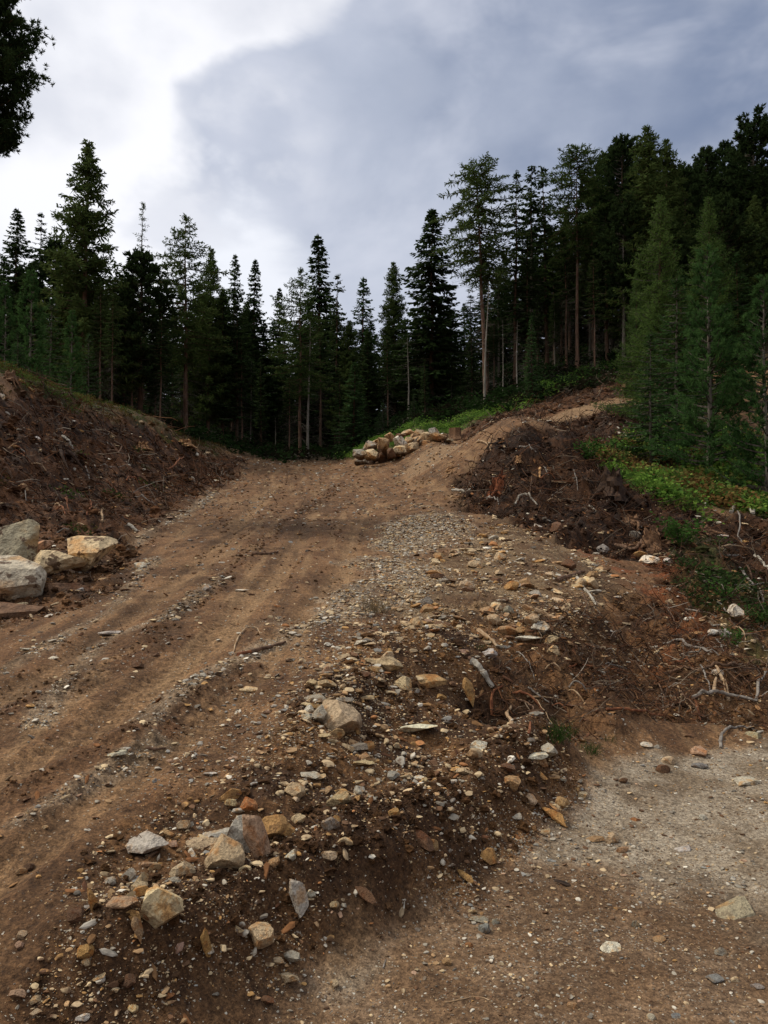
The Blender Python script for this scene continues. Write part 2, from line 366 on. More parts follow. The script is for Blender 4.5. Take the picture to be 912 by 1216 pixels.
def mat_ground():
    m, N, b = principled('ground_soil', .88, .2)
    p = N.add('ShaderNodeNewGeometry').outputs['Position']
    c = N.attr('soil', 'Color')
    nF = N.noise(p, 38, 4, .7)
    c = N.mix(1.0, c, N.mix(N.ss(nF, .28, .72), (.50, .47, .44), (1.5, 1.5, 1.5)), 'MULTIPLY')
    d1 = N.attr('grit')
    pd = N.add('ShaderNodeVectorMath', operation='ADD', i_0=p, i_1=N.add('ShaderNodeVectorMath', operation='SCALE', i_0=N.noise(p, 60, 1, .5, out=1), i_Scale=.012).outputs[0]).outputs[0]
    v0 = N.vor(pd, 150); s0 = N.add('ShaderNodeSeparateColor', i_0=v0.outputs['Color']); r0 = s0.outputs[0]     # crumbs of the soil itself
    c = N.mix(1.0, c, N.mix(r0, (.66, .64, .62), (1.36, 1.34, 1.30)), 'MULTIPLY')
    v1 = N.vor(pd, 85); v1.distance = 'MANHATTAN'; s1 = N.add('ShaderNodeSeparateColor', i_0=v1.outputs['Color']); g1, g2, g3 = s1.outputs
    o1 = N.math('MULTIPLY', N.math('LESS_THAN', g1, d1), N.math('LESS_THAN', v1.outputs['Distance'], N.math('ADD', .30, N.math('MULTIPLY', g3, .4))))
    rp = N.add('ShaderNodeValToRGB', i_0=g2); cr = rp.color_ramp; cr.interpolation = 'CONSTANT'
    for k, (pos, col) in enumerate([(0, (.07, .042, .025)), (.28, (.16, .105, .06)), (.5, (.27, .22, .16)), (.68, (.30, .19, .09)), (.84, (.40, .35, .26)), (.96, (.50, .46, .37))]):
        el = cr.elements[k] if k < 2 else cr.elements.new(pos); el.position = pos; el.color = (*col, 1)
    c = N.mix(o1, c, rp.outputs[0])
    N.put(b.inputs['Base Color'], c)
    h = N.math('ADD', N.math('ADD', N.math('MULTIPLY', nF, .014), N.math('MULTIPLY', r0, .0022)), N.math('MULTIPLY', o1, .0035))
    bp = N.add('ShaderNodeBump', i_Height=h); bp.inputs['Strength'].default_value = .9; bp.inputs['Distance'].default_value = 1.0
    N.l.new(bp.outputs[0], b.inputs['Normal'])
    return m
def build_ground():
    th = np.concatenate([np.arange(-180, -34, 3.0), np.linspace(-34, 34, 960), np.arange(37, 180, 3.0)])
    rr = np.concatenate([[.02, .4, .8, 1.1, 1.3], np.exp(np.linspace(math.log(1.5), math.log(80), 1120)), np.exp(np.linspace(math.log(84), math.log(900), 40))])
    TH, RR = np.meshgrid(np.radians(th), rr)
    x = (np.sin(TH) * RR).ravel(); y = (np.cos(TH) * RR).ravel()
    z0 = H0(x, y); zz = zones(x, y)
    z = z0 + detail(x, y, zz)
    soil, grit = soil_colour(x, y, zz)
    nt, nr = len(th), len(rr)
    i = np.arange(nr - 1)[:, None] * nt + np.arange(nt - 1)[None]
    f = np.stack([i, i + 1, i + nt + 1, i + nt], -1).reshape(-1, 4)[:, ::-1]
    j = np.arange(nr - 1) * nt
    f2 = np.stack([j + nt - 1, j, j + nt, j + 2 * nt - 1], -1)[:, ::-1]
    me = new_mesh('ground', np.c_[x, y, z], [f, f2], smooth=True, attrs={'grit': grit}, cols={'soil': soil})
    tag(link('ground', me, mat_ground()), kind='structure')
build_ground()

# ------------------------------------------------------------------ trees
def tube(P, rad, sides=6, cap=True):
    """P (n,3) path, rad (n,) -> V, quads"""
    P = np.asarray(P, float); n = len(P); rad = np.broadcast_to(rad, (n,))
    t = np.gradient(P, axis=0); t /= np.linalg.norm(t, axis=1)[:, None] + 1e-9
    ref = np.array([0, 0, 1.]) if abs(t[:, 2]).mean() < .8 else np.array([1., 0, 0])
    a = np.cross(t, ref); a /= np.linalg.norm(a, axis=1)[:, None] + 1e-9; b = np.cross(t, a)
    an = np.arange(sides) / sides * 2 * math.pi
    V = P[:, None] + rad[:, None, None] * (a[:, None] * np.cos(an)[None, :, None] + b[:, None] * np.sin(an)[None, :, None])
    V = V.reshape(-1, 3)
    i = np.arange(n - 1)[:, None] * sides + np.arange(sides)[None]
    j = np.arange(n - 1)[:, None] * sides + (np.arange(sides)[None] + 1) % sides
    return V, np.stack([i, i + sides, j + sides, j], -1).reshape(-1, 4)
class Acc:
    def __init__(s): s.V = []; s.Q = []; s.T = []; s.A = []; s.C = []; s.n = 0
    def add(s, V, Q=None, T=None, a=None, c=None):
        if Q is not None and len(Q): s.Q.append(np.asarray(Q) + s.n)
        if T is not None and len(T): s.T.append(np.asarray(T) + s.n)
        s.V.append(V); s.n += len(V)
        s.A.append(np.zeros(len(V)) if a is None else np.broadcast_to(a, (len(V),)))
        if c is not None: s.C.append(np.broadcast_to(c, (len(V), 3)))
    def mesh(s, name, smooth=False, attr=None, col=None):
        F = []
        if s.Q: F.append(np.concatenate(s.Q))
        if s.T: F.append(np.concatenate(s.T))
        return new_mesh(name, np.concatenate(s.V), F, smooth=smooth, attrs={attr: np.concatenate(s.A)} if attr else None,
                        cols={col: np.concatenate(s.C)} if col else None)
def nrm(v): return v / (np.linalg.norm(v, axis=-1, keepdims=True) + 1e-9)
def blades(P, D, L, W, rng, roll=None):
    """kite shaped sprays: root P, direction D, length L, width W"""
    n = len(P); D = nrm(D); r = rng.normal(size=(n, 3)); 
    if roll is not None: r = roll + r * .35
    S = nrm(np.cross(D, r)); L = np.broadcast_to(L, (n,))[:, None]; W = np.broadcast_to(W, (n,))[:, None]
    m = P + D * L * .45
    V = np.stack([P, m + S * W * .5, P + D * L, m - S * W * .5], 1).reshape(-1, 3)
    return V, np.arange(n * 4).reshape(-1, 4)

def mat_foliage(name, col, col2, transl=.25):
    m = bpy.data.materials.new(name); m.use_nodes = True; N = NT(m.node_tree); N.n.clear()
    o = N.add('ShaderNodeOutputMaterial')
    v = N.attr('tone'); oi = N.add('ShaderNodeObjectInfo')
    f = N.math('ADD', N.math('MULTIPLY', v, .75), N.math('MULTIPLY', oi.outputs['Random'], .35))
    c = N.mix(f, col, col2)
    d = N.add('ShaderNodeBsdfDiffuse', i_Color=c); t = N.add('ShaderNodeBsdfTranslucent', i_Color=c)
    mx = N.add('ShaderNodeMixShader'); mx.inputs[0].default_value = transl
    N.l.new(d.outputs[0], mx.inputs[1]); N.l.new(t.outputs[0], mx.inputs[2]); N.l.new(mx.outputs[0], o.inputs[0])
    return m
def mat_bark(name, c1, c2, lich=.3):
    m, N, b = principled(name, .95, .1)
    tc = N.add('ShaderNodeTexCoord').outputs['Object']
    st = N.add('ShaderNodeVectorMath', operation='MULTIPLY', i_0=tc, i_1=(9, 9, 1.6)).outputs[0]
    n = N.noise(st, 1.2, 4, .6)
    c = N.mix(N.ss(n, .35, .65), c1, c2)
    c = N.mix(N.math('MULTIPLY', N.ss(N.noise(tc, 2.2, 3), .52, .66), lich), c, (.16, .16, .12))
    N.put(b.inputs['Base Color'], c)
    bp = N.add('ShaderNodeBump', i_Height=n); bp.inputs['Distance'].default_value = .03; N.l.new(bp.outputs[0], b.inputs['Normal'])
    return m
BARK = {'spruce': mat_bark('spruce_bark', (.06, .035, .022), (.13, .08, .052)), 'red': mat_bark('larch_bark', (.085, .048, .032), (.19, .115, .075), .35),
        'grey': mat_bark('grey_bark', (.10, .085, .065), (.22, .19, .15), .3), 'dead': mat_bark('dead_wood', (.15, .13, .10), (.28, .25, .20), .2)}
TWIG = mat_bark('dry_twig', (.05, .04, .03), (.12, .105, .08), .5)
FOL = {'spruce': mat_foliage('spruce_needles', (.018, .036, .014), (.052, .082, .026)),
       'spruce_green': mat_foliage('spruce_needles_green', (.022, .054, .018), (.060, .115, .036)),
       'larch': mat_foliage('larch_needles', (.032, .060, .017), (.090, .120, .036), .35),
       'larch_light': mat_foliage('larch_needles_light', (.032, .070, .018), (.100, .155, .040), .4),
       'pine_blue': mat_foliage('pine_needles', (.020, .056, .018), (.075, .145, .042), .4),
       'pine_dark': mat_foliage('pine_needles_dark', (.016, .031, .013), (.042, .066, .022))}

def crown_profile(kind, t):
    """t 0 at the tip .. 1 at the crown's foot -> relative radius"""
    if kind == 'spruce': return (t ** .80) * (1 - .25 * max(0, t - .8) / .2)
    if kind == 'narrow': return (t ** .6) * (1 - .3 * t)+.02
    if kind == 'larch': return (math.sin(min(t * 1.25, 1) * math.pi / 2) ** .9) * (1 - .45 * max(0, t - .6) / .4)
    if kind == 'cone': return t ** .9
    if kind == 'pine': return math.sin(min(1, t * 1.5 + .06) * math.pi / 2) * (1 - .4 * max(0, t - .5))
    if kind == 'dome': return math.sqrt(max(0, 1 - (1 - min(1, t * 1.6 + .03)) ** 2)) * (1 - .35 * max(0, t - .6) / .4)
def make_tree(name, style, h, cb, rad, prof, leaf, bark, seed, step=.32, per=5, droop=.25, up=.0, twl=.42, tww=.10, tws=.13, trunk_r=.16, dead=0, dead_from=.08, gap=.12, trunk_lean=.0, curl=.15, kk_=9, spread=.55):
    """style: spray (spruce), feather (larch), tuft (stone pine)"""
    rng = np.random.default_rng(seed); rnd = random.Random(seed)
    root = bpy.data.objects.new(name, None); scn.collection.objects.link(root)
    zs = np.linspace(-.35, h, 15); lean = np.array([rnd.uniform(-1, 1), rnd.uniform(-1, 1)]) * trunk_lean
    ph = rnd.uniform(0, 6)
    ax = lambda z: np.array([lean[0] * (z / h) ** 1.6 * h + .03 * math.sin(z * .9 + ph) * min(1, z / 2), lean[1] * (z / h) ** 1.6 * h + .03 * math.cos(z * .7 + ph) * min(1, z / 2), z])
    P = np.array([ax(max(z, 0)) + (0, 0, min(z, 0)) for z in zs])
    rr = trunk_r * (np.clip(1 - zs / h, 0, 1) ** .85 + .03) * (1 + .6 * np.exp(-np.maximum(zs, 0) / .25))
    V, Q = tube(P, rr, 8); link('trunk', new_mesh(name + '_trunk', V, [Q], smooth=True), BARK[bark], root)
    fol = Acc(); wood = Acc()
    z = cb * h; lobes = [(rnd.uniform(0, 6.28), rnd.uniform(.75, 1.25)) for _ in range(24)]
    while z < h * .992:
        t = 1 - (z - cb * h) / (h - cb * h)
        base_l = rad * crown_profile(prof, t)
        n = max(3, int(per * (.6 + .6 * rnd.random())))
        if t < .1: n = max(3, n - 1)
        a0 = rnd.uniform(0, 6.28)
        for k in range(n):
            if rnd.random() < gap: continue
            az = a0 + k * 6.283 / n + rnd.uniform(-.35, .35)
            ln = base_l * (rnd.uniform(.68, 1.15) if style != 'feather' else rnd.uniform(.5, 1.3)) * (1 + .18 * math.sin(az * 2 + z * .8 + ph))+.10
            zz = z + rnd.uniform(-.5, .5) * step
            b0 = ax(min(zz, h * .995)); dirh = np.array([math.cos(az), math.sin(az), 0])
            s = np.linspace(0, 1, 5)
            rise = up * (1 - t * .9) + .35 * max(0, .25 - t) * 2
            zc = rise * s - droop * (.35 + t) * s ** 1.3 + curl * s ** 3
            B = b0 + dirh * (s * ln)[:, None] + np.array([0, 0, 1]) * (zc * ln)[:, None]
            bV, bQ = tube(B, .012 * (1.15 - s) * (1 + ln) + .003, 3); wood.add(bV, bQ)
            if style == 'tuft':
                m = max(3, int(ln / tws)); ts = rng.uniform(.3, 1, m) ** .7; ts[0] = 1; 
                p = np.stack([np.interp(ts, s, B[:, i]) for i in range(3)], 1)
                p += rng.normal(size=p.shape) * [ln * .10, ln * .10, ln * .07] * ts[:, None]
                outd = nrm(dirh * .8 + np.array([0, 0, .75]) + rng.normal(size=p.shape) * .35)
                kk = kk_
                pp = np.repeat(p, kk, 0); dd = nrm(np.repeat(outd, kk, 0) + rng.normal(size=(m * kk, 3)) * spread)
                LL = twl * rng.uniform(.7, 1.2, m * kk)
                V, Q = blades(pp - dd * LL[:, None] * .1, dd, LL, tww, rng)
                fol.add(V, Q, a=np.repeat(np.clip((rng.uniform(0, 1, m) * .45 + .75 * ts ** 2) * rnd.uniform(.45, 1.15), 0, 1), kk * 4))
            else:
                m = max(4, int(ln / tws)); ts = np.linspace(.06 if style == 'spray' else .15, 1, m) + rng.uniform(-.03, .03, m); ts = ts.clip(0, 1)
                p = np.stack([np.interp(ts, s, B[:, i]) for i in range(3)], 1)
                tang = nrm(np.gradient(B, axis=0)); td = np.stack([np.interp(ts, s, tang[:, i]) for i in range(3)], 1)
                side = nrm(np.cross(td, [0, 0, 1]))
                wid = np.sin(np.clip(ts, 0, 1) * math.pi * .8 + .35).clip(.25, 1) * min(1, .35 + ln / 1.6)
                for sg in (-1, 1, 0):
                    if style == 'spray':
                        d = td * .75 + side * sg * .85 + np.array([0, 0, -.30 if sg else -.75]) + rng.normal(size=p.shape) * .16
                        keep = rng.random(m) > (.08 if sg else .35)
                        L = twl * wid * rng.uniform(.65, 1.2, m) * (1 if sg else .8); Wd = tww * rng.uniform(.7, 1.3, m)
                        V, Q = blades(p[keep], d[keep], L[keep], Wd[keep], rng, roll=np.array([0, 0, 1.]) if sg else None)
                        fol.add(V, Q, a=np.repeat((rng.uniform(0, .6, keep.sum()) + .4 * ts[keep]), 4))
                    else:
                        for q in range(2):
                            d = td * .4 + side * sg * .8 + np.array([0, 0, .12 if q else -.45]) + rng.normal(size=p.shape) * .4
                            keep = rng.random(m) > .22
                            L = twl * wid * rng.uniform(.5, 1.25, m); Wd = tww * rng.uniform(.6, 1.2, m)
                            V, Q = blades(p[keep] + rng.normal(size=(keep.sum(), 3)) * .04, d[keep], L[keep], Wd[keep], rng)
                            fol.add(V, Q, a=np.repeat(rng.uniform(0, 1, keep.sum()), 4))
        z += step * (.75 + .5 * rnd.random()) * (1 if t > .15 else .6)
    # leader shoot
    tip = ax(h); V, Q = blades(np.repeat(tip[None] - [0, 0, .45], 8, 0), np.c_[rng.normal(size=(8, 2)) * .22, np.ones(8)], .55, tww * .7, rng); fol.add(V, Q, a=.5)
    me = fol.mesh(name + '_crown', attr='tone')
    nf = len(me.polygons)
    # branch wood shares the crown mesh, with its own material
    wV = np.concatenate(wood.V); wQ = np.concatenate(wood.Q)
    fV = np.concatenate(fol.V); fQ = np.concatenate(fol.Q)
    me2 = new_mesh(name + '_crown', np.r_[fV, wV], [np.r_[fQ, wQ + len(fV)]], attrs={'tone': np.r_[np.concatenate(fol.A), np.zeros(len(wV))]})
    bpy.data.meshes.remove(me)
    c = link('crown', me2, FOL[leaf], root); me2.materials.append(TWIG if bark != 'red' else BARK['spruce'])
    mi = np.zeros(len(fQ) + len(wQ), np.int32); mi[len(fQ):] = 1; me2.polygons.foreach_set('material_index', mi)
    if dead:
        A = Acc()
        for _ in range(dead):
            z = h * rnd.uniform(dead_from, max(cb + .08, .3)); az = rnd.uniform(0, 6.28); ln = rnd.uniform(.35, 1.25) * (rad / 1.8)
            s = np.linspace(0, 1, 4); dirh = np.array([math.cos(az), math.sin(az), 0])
            B = ax(z) + dirh * (s * ln)[:, None] + np.array([0, 0, 1]) * ((-.15 * s - rnd.uniform(.0, .45) * s ** 2) * ln)[:, None]
            V, Q = tube(B, .014 * (1.15 - s), 3); A.add(V, Q)
            m = 8; ts = rng.uniform(.25, 1, m); p = np.stack([np.interp(ts, s, B[:, i]) for i in range(3)], 1)
            V, Q = blades(p, dirh * .5 + rng.normal(size=(m, 3)) * .6 + [0, 0, -.35], rng.uniform(.15, .4, m), .014, rng); A.add(V, Q)
        link('dead_branches', A.mesh(name + '_dead'), TWIG, root)
    root['_h'] = h; root.location = (0, 0, -500)
    return root
PROTO = {}
def proto(key, *a, **k):
    PROTO[key] = dict(a=a, k=k, obj=None, used=False)
proto('spruce', 'spruce_tree', 'spray', 16, .07, 3.1, 'spruce', 'spruce', 'spruce', 1, per=7, step=.30, twl=.62, tww=.19, tws=.15, dead=40, dead_from=.04)
proto('spruce2', 'spruce_tree', 'spray', 16, .20, 2.7, 'spruce', 'spruce', 'spruce', 2, per=6, gap=.15, twl=.56, tww=.17, dead=70)
proto('narrow', 'spruce_tree', 'spray', 16, .26, 1.9, 'narrow', 'spruce', 'spruce', 3, per=6, gap=.2, twl=.46, tww=.16, dead=80)
proto('narrow2', 'spruce_tree', 'spray', 16, .40, 2.0, 'narrow', 'spruce', 'grey', 4, per=6, gap=.22, twl=.46, tww=.16, dead=110)
proto('bare', 'spruce_tree', 'spray', 16, .46, 2.0, 'narrow', 'spruce', 'red', 5, per=6, gap=.2, twl=.46, tww=.16, dead=130, trunk_r=.13)
proto('green', 'spruce_tree', 'spray', 12, .04, 2.5, 'spruce', 'spruce_green', 'spruce', 6, per=7, dead=10, twl=.45, tww=.13, step=.26)
proto('sapling', 'spruce_tree', 'spray', 5, .05, 1.25, 'cone', 'spruce_green', 'grey', 7, step=.16, per=6, twl=.27, tww=.06, tws=.07, trunk_r=.06, up=.12, droop=.15)
proto('larch', 'larch_tree', 'feather', 16, .34, 3.0, 'larch', 'larch', 'red', 8, step=.36, per=5, droop=.22, twl=.46, tww=.085, tws=.11, gap=.12, dead=80, trunk_r=.15, up=.1)
proto('larch2', 'larch_tree', 'feather', 16, .12, 3.0, 'spruce', 'larch', 'red', 9, step=.28, per=7, droop=.15, twl=.52, tww=.10, tws=.10, gap=.06, dead=40, trunk_r=.18, up=.12)
proto('larch_tall', 'larch_tree', 'feather', 18, .50, 2.5, 'dome', 'larch', 'red', 10, step=.32, per=5, droop=.38, twl=.50, tww=.085, tws=.10, gap=.1, dead=80, trunk_r=.145, dead_from=.2)
proto('larch_light', 'larch_tree', 'feather', 11, .04, 2.5, 'cone', 'larch_light', 'spruce', 11, step=.19, per=6, droop=.28, twl=.34, tww=.038, tws=.065, gap=.05, trunk_r=.12, up=.12, curl=.3)
proto('larch_thin', 'larch_tree', 'feather', 14, .3, 1.1, 'cone', 'larch', 'grey', 12, step=.36, per=4, droop=.15, twl=.26, tww=.05, tws=.18, gap=.2, trunk_r=.11, dead=30)
proto('pine_young', 'pine_tree', 'tuft', 6, .05, 1.2, 'cone', 'pine_blue', 'grey', 13, step=.19, per=6, droop=.0, up=.65, twl=.17, tww=.022, tws=.045, gap=.10, trunk_r=.075, curl=.25)
proto('pine_young2', 'pine_tree', 'tuft', 7, .04, 1.35, 'cone', 'pine_blue', 'grey', 14, step=.24, per=6, droop=.0, up=.6, twl=.20, tww=.034, tws=.055, gap=.12, trunk_r=.085, curl=.25)
proto('pine_dark', 'pine_tree', 'tuft', 15, .22, 2.3, 'pine', 'pine_dark', 'spruce', 15, step=.32, per=7, droop=.05, up=.3, twl=.36, tww=.11, tws=.12, gap=.1, trunk_r=.19, curl=.3, dead=40)
proto('pine_dark2', 'pine_tree', 'tuft', 15, .40, 1.9, 'dome', 'pine_dark', 'grey', 16, step=.32, per=7, droop=.05, up=.35, twl=.36, tww=.11, tws=.12, gap=.15, trunk_r=.17, curl=.3, dead=60)
proto('pine_near', 'pine_tree', 'tuft', 11, .62, 1.85, 'dome', 'pine_dark', 'spruce', 17, kk_=15, spread=.9, step=.17, per=9, droop=.12, up=.3, twl=.15, tww=.03, tws=.028, gap=.03, trunk_r=.2, curl=.3)
def make_pole():
    rnd = random.Random(30); root = bpy.data.objects.new('dead_tree', None); scn.collection.objects.link(root)
    zs = np.linspace(-.3, 8, 12); P = np.c_[.05 * np.sin(zs * .6), .04 * np.cos(zs * .5), zs]
    V, Q = tube(P, .085 * (1 - zs / 8.6), 7); link('trunk', new_mesh('pole', V, [Q], smooth=True), BARK['dead'], root)
    A = Acc()
    for _ in range(46):
        z = rnd.uniform(1.2, 7.6); az = rnd.uniform(0, 6.28); ln = rnd.uniform(.12, .55); s = np.linspace(0, 1, 3)
        B = np.array([.05 * math.sin(z * .6), .04 * math.cos(z * .5), z]) + np.array([math.cos(az), math.sin(az), -.2])[None] * (s * ln)[:, None]
        V, Q = tube(B, .012 * (1.2 - s), 3); A.add(V, Q)
    link('dead_branches', A.mesh('pole_twigs'), BARK['dead'], root)
    root['_h'] = 8; return root
PROTO['pole'] = dict(obj=None, used=False, make=make_pole)
trng = random.Random(77)
def hz(x, y): return float(H(x, y)[0])
def plant(key, u, Y, vtop=None, label='', group=None, h=None, wide=1.0, X=None, lean=0.0):
    p = PROTO[key]
    if p['obj'] is None: p['obj'] = p['make']() if 'make' in p else make_tree(*p['a'], **p['k'])
    src = p['obj']
    a, f, _ = ray(u, 600); x = a / f * Y if X is None else X; zb = hz(x, Y) - .05
    if h is None:
        a, f, z = ray(u, vtop); h = CAM_H + z / f * Y - zb
    if not p['used']: o = src; p['used'] = True
    else:
        o = src.copy(); scn.collection.objects.link(o)
        for ch in src.children:
            c = ch.copy(); scn.collection.objects.link(c); c.parent = o
    s = h / src['_h']
    o.location = (x, Y, zb); sw = s * wide if wide else s
    o.scale = (sw, sw, s); o.rotation_euler = (trng.uniform(-1, 1) * .012, lean + trng.uniform(-1, 1) * .012, trng.uniform(0, 6.28))
    kind = {'spruce_tree': 'spruce', 'larch_tree': 'larch', 'pine_tree': 'pine', 'dead_tree': 'dead tree'}[o.name.split('.')[0]]
    tag(o, label, kind, group or {'spruce': 'spruces of the forest', 'larch': 'larches of the forest', 'pine': 'stone pines', 'dead tree': 'dead poles at the forest edge'}[kind])
    for k in ('spec',): pass
    return o
# trees that can be told apart, (kind, u, distance, top in the photograph, label)
FOREST = [
 ('larch2', 97, 38, 170, 'broad tall larch towering over the west forest edge, highest tree on that side', 1.15),
 ('larch_thin', 163, 43, 240, 'thin sparse-crowned larch just east of the broad tall larch', 1.1),
 ('spruce2', 14, 46, 248, 'dark ragged spruce at the far west end of the skyline', 1.2),
 ('narrow', 44, 50, 253, 'slim dark spruce tip between the westernmost spruce and the broad larch', .9),
 ('pine_young2', 33, 26, 325, 'pointed green young pine on the west bank, second from the frame edge', .95),
 ('pine_young2', 3, 24, 338, 'pointed green young pine on the west bank cut by the frame edge', .9),
 ('sapling', 58, 29, 352, 'slim green young spruce between two pointed pines on the west bank', 1.0),
 ('pine_young2', 82, 31, 372, 'low green pine in front of the broad larch', .85),
 ('sapling', 104, 33, 396, 'small green spruce on the west bank before the reddish trunks', 1.0),
 ('sapling', 18, 23, 392, 'small green spruce between the two pointed pines at the frame edge', 1.0),
 ('pine_dark', 66, 40, 285, 'rounded dark pine leaning against the broad larch crown', 1.1),
 ('pine_dark', 165, 40, 300, 'rounded dark pine below the thin sparse larch', 1.25),
 ('bare', 117, 36, 335, 'spruce with reddish bare trunk on the west bank, nearer of a pair', 1.0),
 ('bare', 131, 34, 350, 'spruce with straight reddish trunk rising from the green bank crest', 1.0),
 ('green', 110, 42, 300, 'dense green spruce filling the space below the broad larch', 1.2),
 ('green', 145, 44, 330, 'dense green spruce under the rounded dark pine', 1.1),
 ('larch', 220, 44, 257, 'open-crowned larch with layered branches above the end of the west bank', 1.15),
 ('larch2', 246, 47, 296, 'olive-green larch close behind the open-crowned larch', .9),
 ('narrow', 183, 41, 385, 'half bare spruce with grey lower twigs at the foot of the west bank', .8),
 ('spruce2', 275, 55, 302, 'narrow dark spruce, western one of the twin tips over the road end', .85),
 ('spruce', 300, 56, 309, 'dark spruce, eastern one of the twin tips over the road end', .8),
 ('bare', 287, 47, 400, 'spruce with pale reddish trunk and grey twigs standing at the end of the road', .9),
 ('narrow2', 297, 48, 420, 'thin spruce with grey twiggy trunk close to the reddish one', .7),
 ('spruce', 330, 58, 342, 'small pointed spruce tip midway along the forest behind the road', .7),
 ('larch', 356, 49, 318, 'larch with long pale bare trunk at the centre of the road end', 1.0),
 ('spruce', 380, 60, 280, 'black pointed spruce, tallest in the middle of the forest', 1.0),
 ('narrow', 398, 57, 326, 'slim spruce standing close beside the tallest middle spruce', .9),
 ('green', 430, 60, 330, 'green conical tree east of the slim spruce', 1.0),
 ('larch2', 468, 60, 311, 'grey-green larch just west of the big dark spruce', 1.0),
 ('spruce', 513, 54, 249, 'big dark spruce standing free above the boulder pile', 1.28),
 ('green', 420, 46, 430, 'bright green bushy spruce at the forest edge near the boulder pile', 1.3),
 ('sapling', 492, 47, 468, 'small green spruce sapling behind the boulder pile', 1.2),
 ('sapling', 455, 46, 478, 'low green spruce sapling at the dark forest edge beside the boulders', 1.2),
 ('larch_tall', 578, 50, 191, 'tall leaning larch with high feathery crown and reddish trunk above the track', 1.25),
 ('pole', 576, 46, 334, 'bare pale pole of a dead tree under the tall leaning larch', 1.0),
 ('pole', 598, 49, 380, 'thin grey dead pole just east of the tall larch trunk', .7),
 ('narrow', 612, 52, 209, 'slim dark spruce beside the tall leaning larch', 1.0),
 ('narrow2', 632, 53, 197, 'dark spruce with long bare trunk, second east of the tall larch', .95),
 ('narrow', 651, 56, 199, 'dark pointed spruce, third east of the tall larch', 1.1),
 ('green', 633, 43, 375, 'small layered yellow-green spruce with a thin trunk at the edge of the dark slope', .75),
 ('larch_tall', 687, 52, 172, 'tall larch with long straight red trunk on the hillside', 1.1),
 ('larch', 706, 56, 188, 'sparse larch close behind the one with the long red trunk', .8),
 ('bare', 668, 58, 235, 'spruce with thick bare grey trunk west of the red larch trunk', 1.0),
 ('pine_dark', 745, 54, 165, 'black pine with forked looking top on the hill skyline', 1.0),
 ('pine_dark2', 728, 57, 190, 'dark pine beside the forked black pine', 1.0),
 ('larch2', 775, 50, 152, 'massive dark larch forming the highest crown of the hillside', 1.25),
 ('larch2', 797, 55, 168, 'dark broad larch just east of the highest crown', 1.1),
 ('pine_dark', 820, 57, 198, 'dark pine in the dip of the hill skyline', 1.0),
 ('pine_dark', 845, 60, 176, 'pointed black pine on the skyline, western of three in a row', .85),
 ('pine_dark', 869, 60, 169, 'pointed black pine on the skyline, middle of three in a row', .85),
 ('pine_dark2', 903, 56, 144, 'tall black pine at the east end of the hill skyline', 1.1),
 ('pine_dark2', 886, 62, 180, 'black pine with a bare trunk showing bright sky behind it', .9),
 ('larch_light', 786, 30, 232, 'light green feathery larch at the west edge of the near tree group', .95),
 ('larch_light', 846, 33, 236, 'light green feathery larch standing behind the near stone pine', 1.05),
 ('larch_light', 758, 37, 322, 'small light green larch with pale drooping branches beside the track', .75),
 ('pine_young', 843, 21.5, 300, 'near blue-green stone pine with pale straight trunk above the meadow', .98),
 ('pine_young', 912, 20, 330, 'near blue-green stone pine cut by the east frame edge', .95),
 ('sapling', 774, 23.5, 394, 'slender green spruce with a visible thin trunk in front of the light larch', 1.05),
 ('sapling', 805, 26, 330, 'dark green spruce between the slender spruce and the stone pine', 1.1),
 ('green', 880, 33, 300, 'dark green spruce in the gap between the two near stone pines', 1.0),
 ('green', 812, 31, 320, 'dark green spruce in the shade between the light larch and the stone pine', 1.0),
]
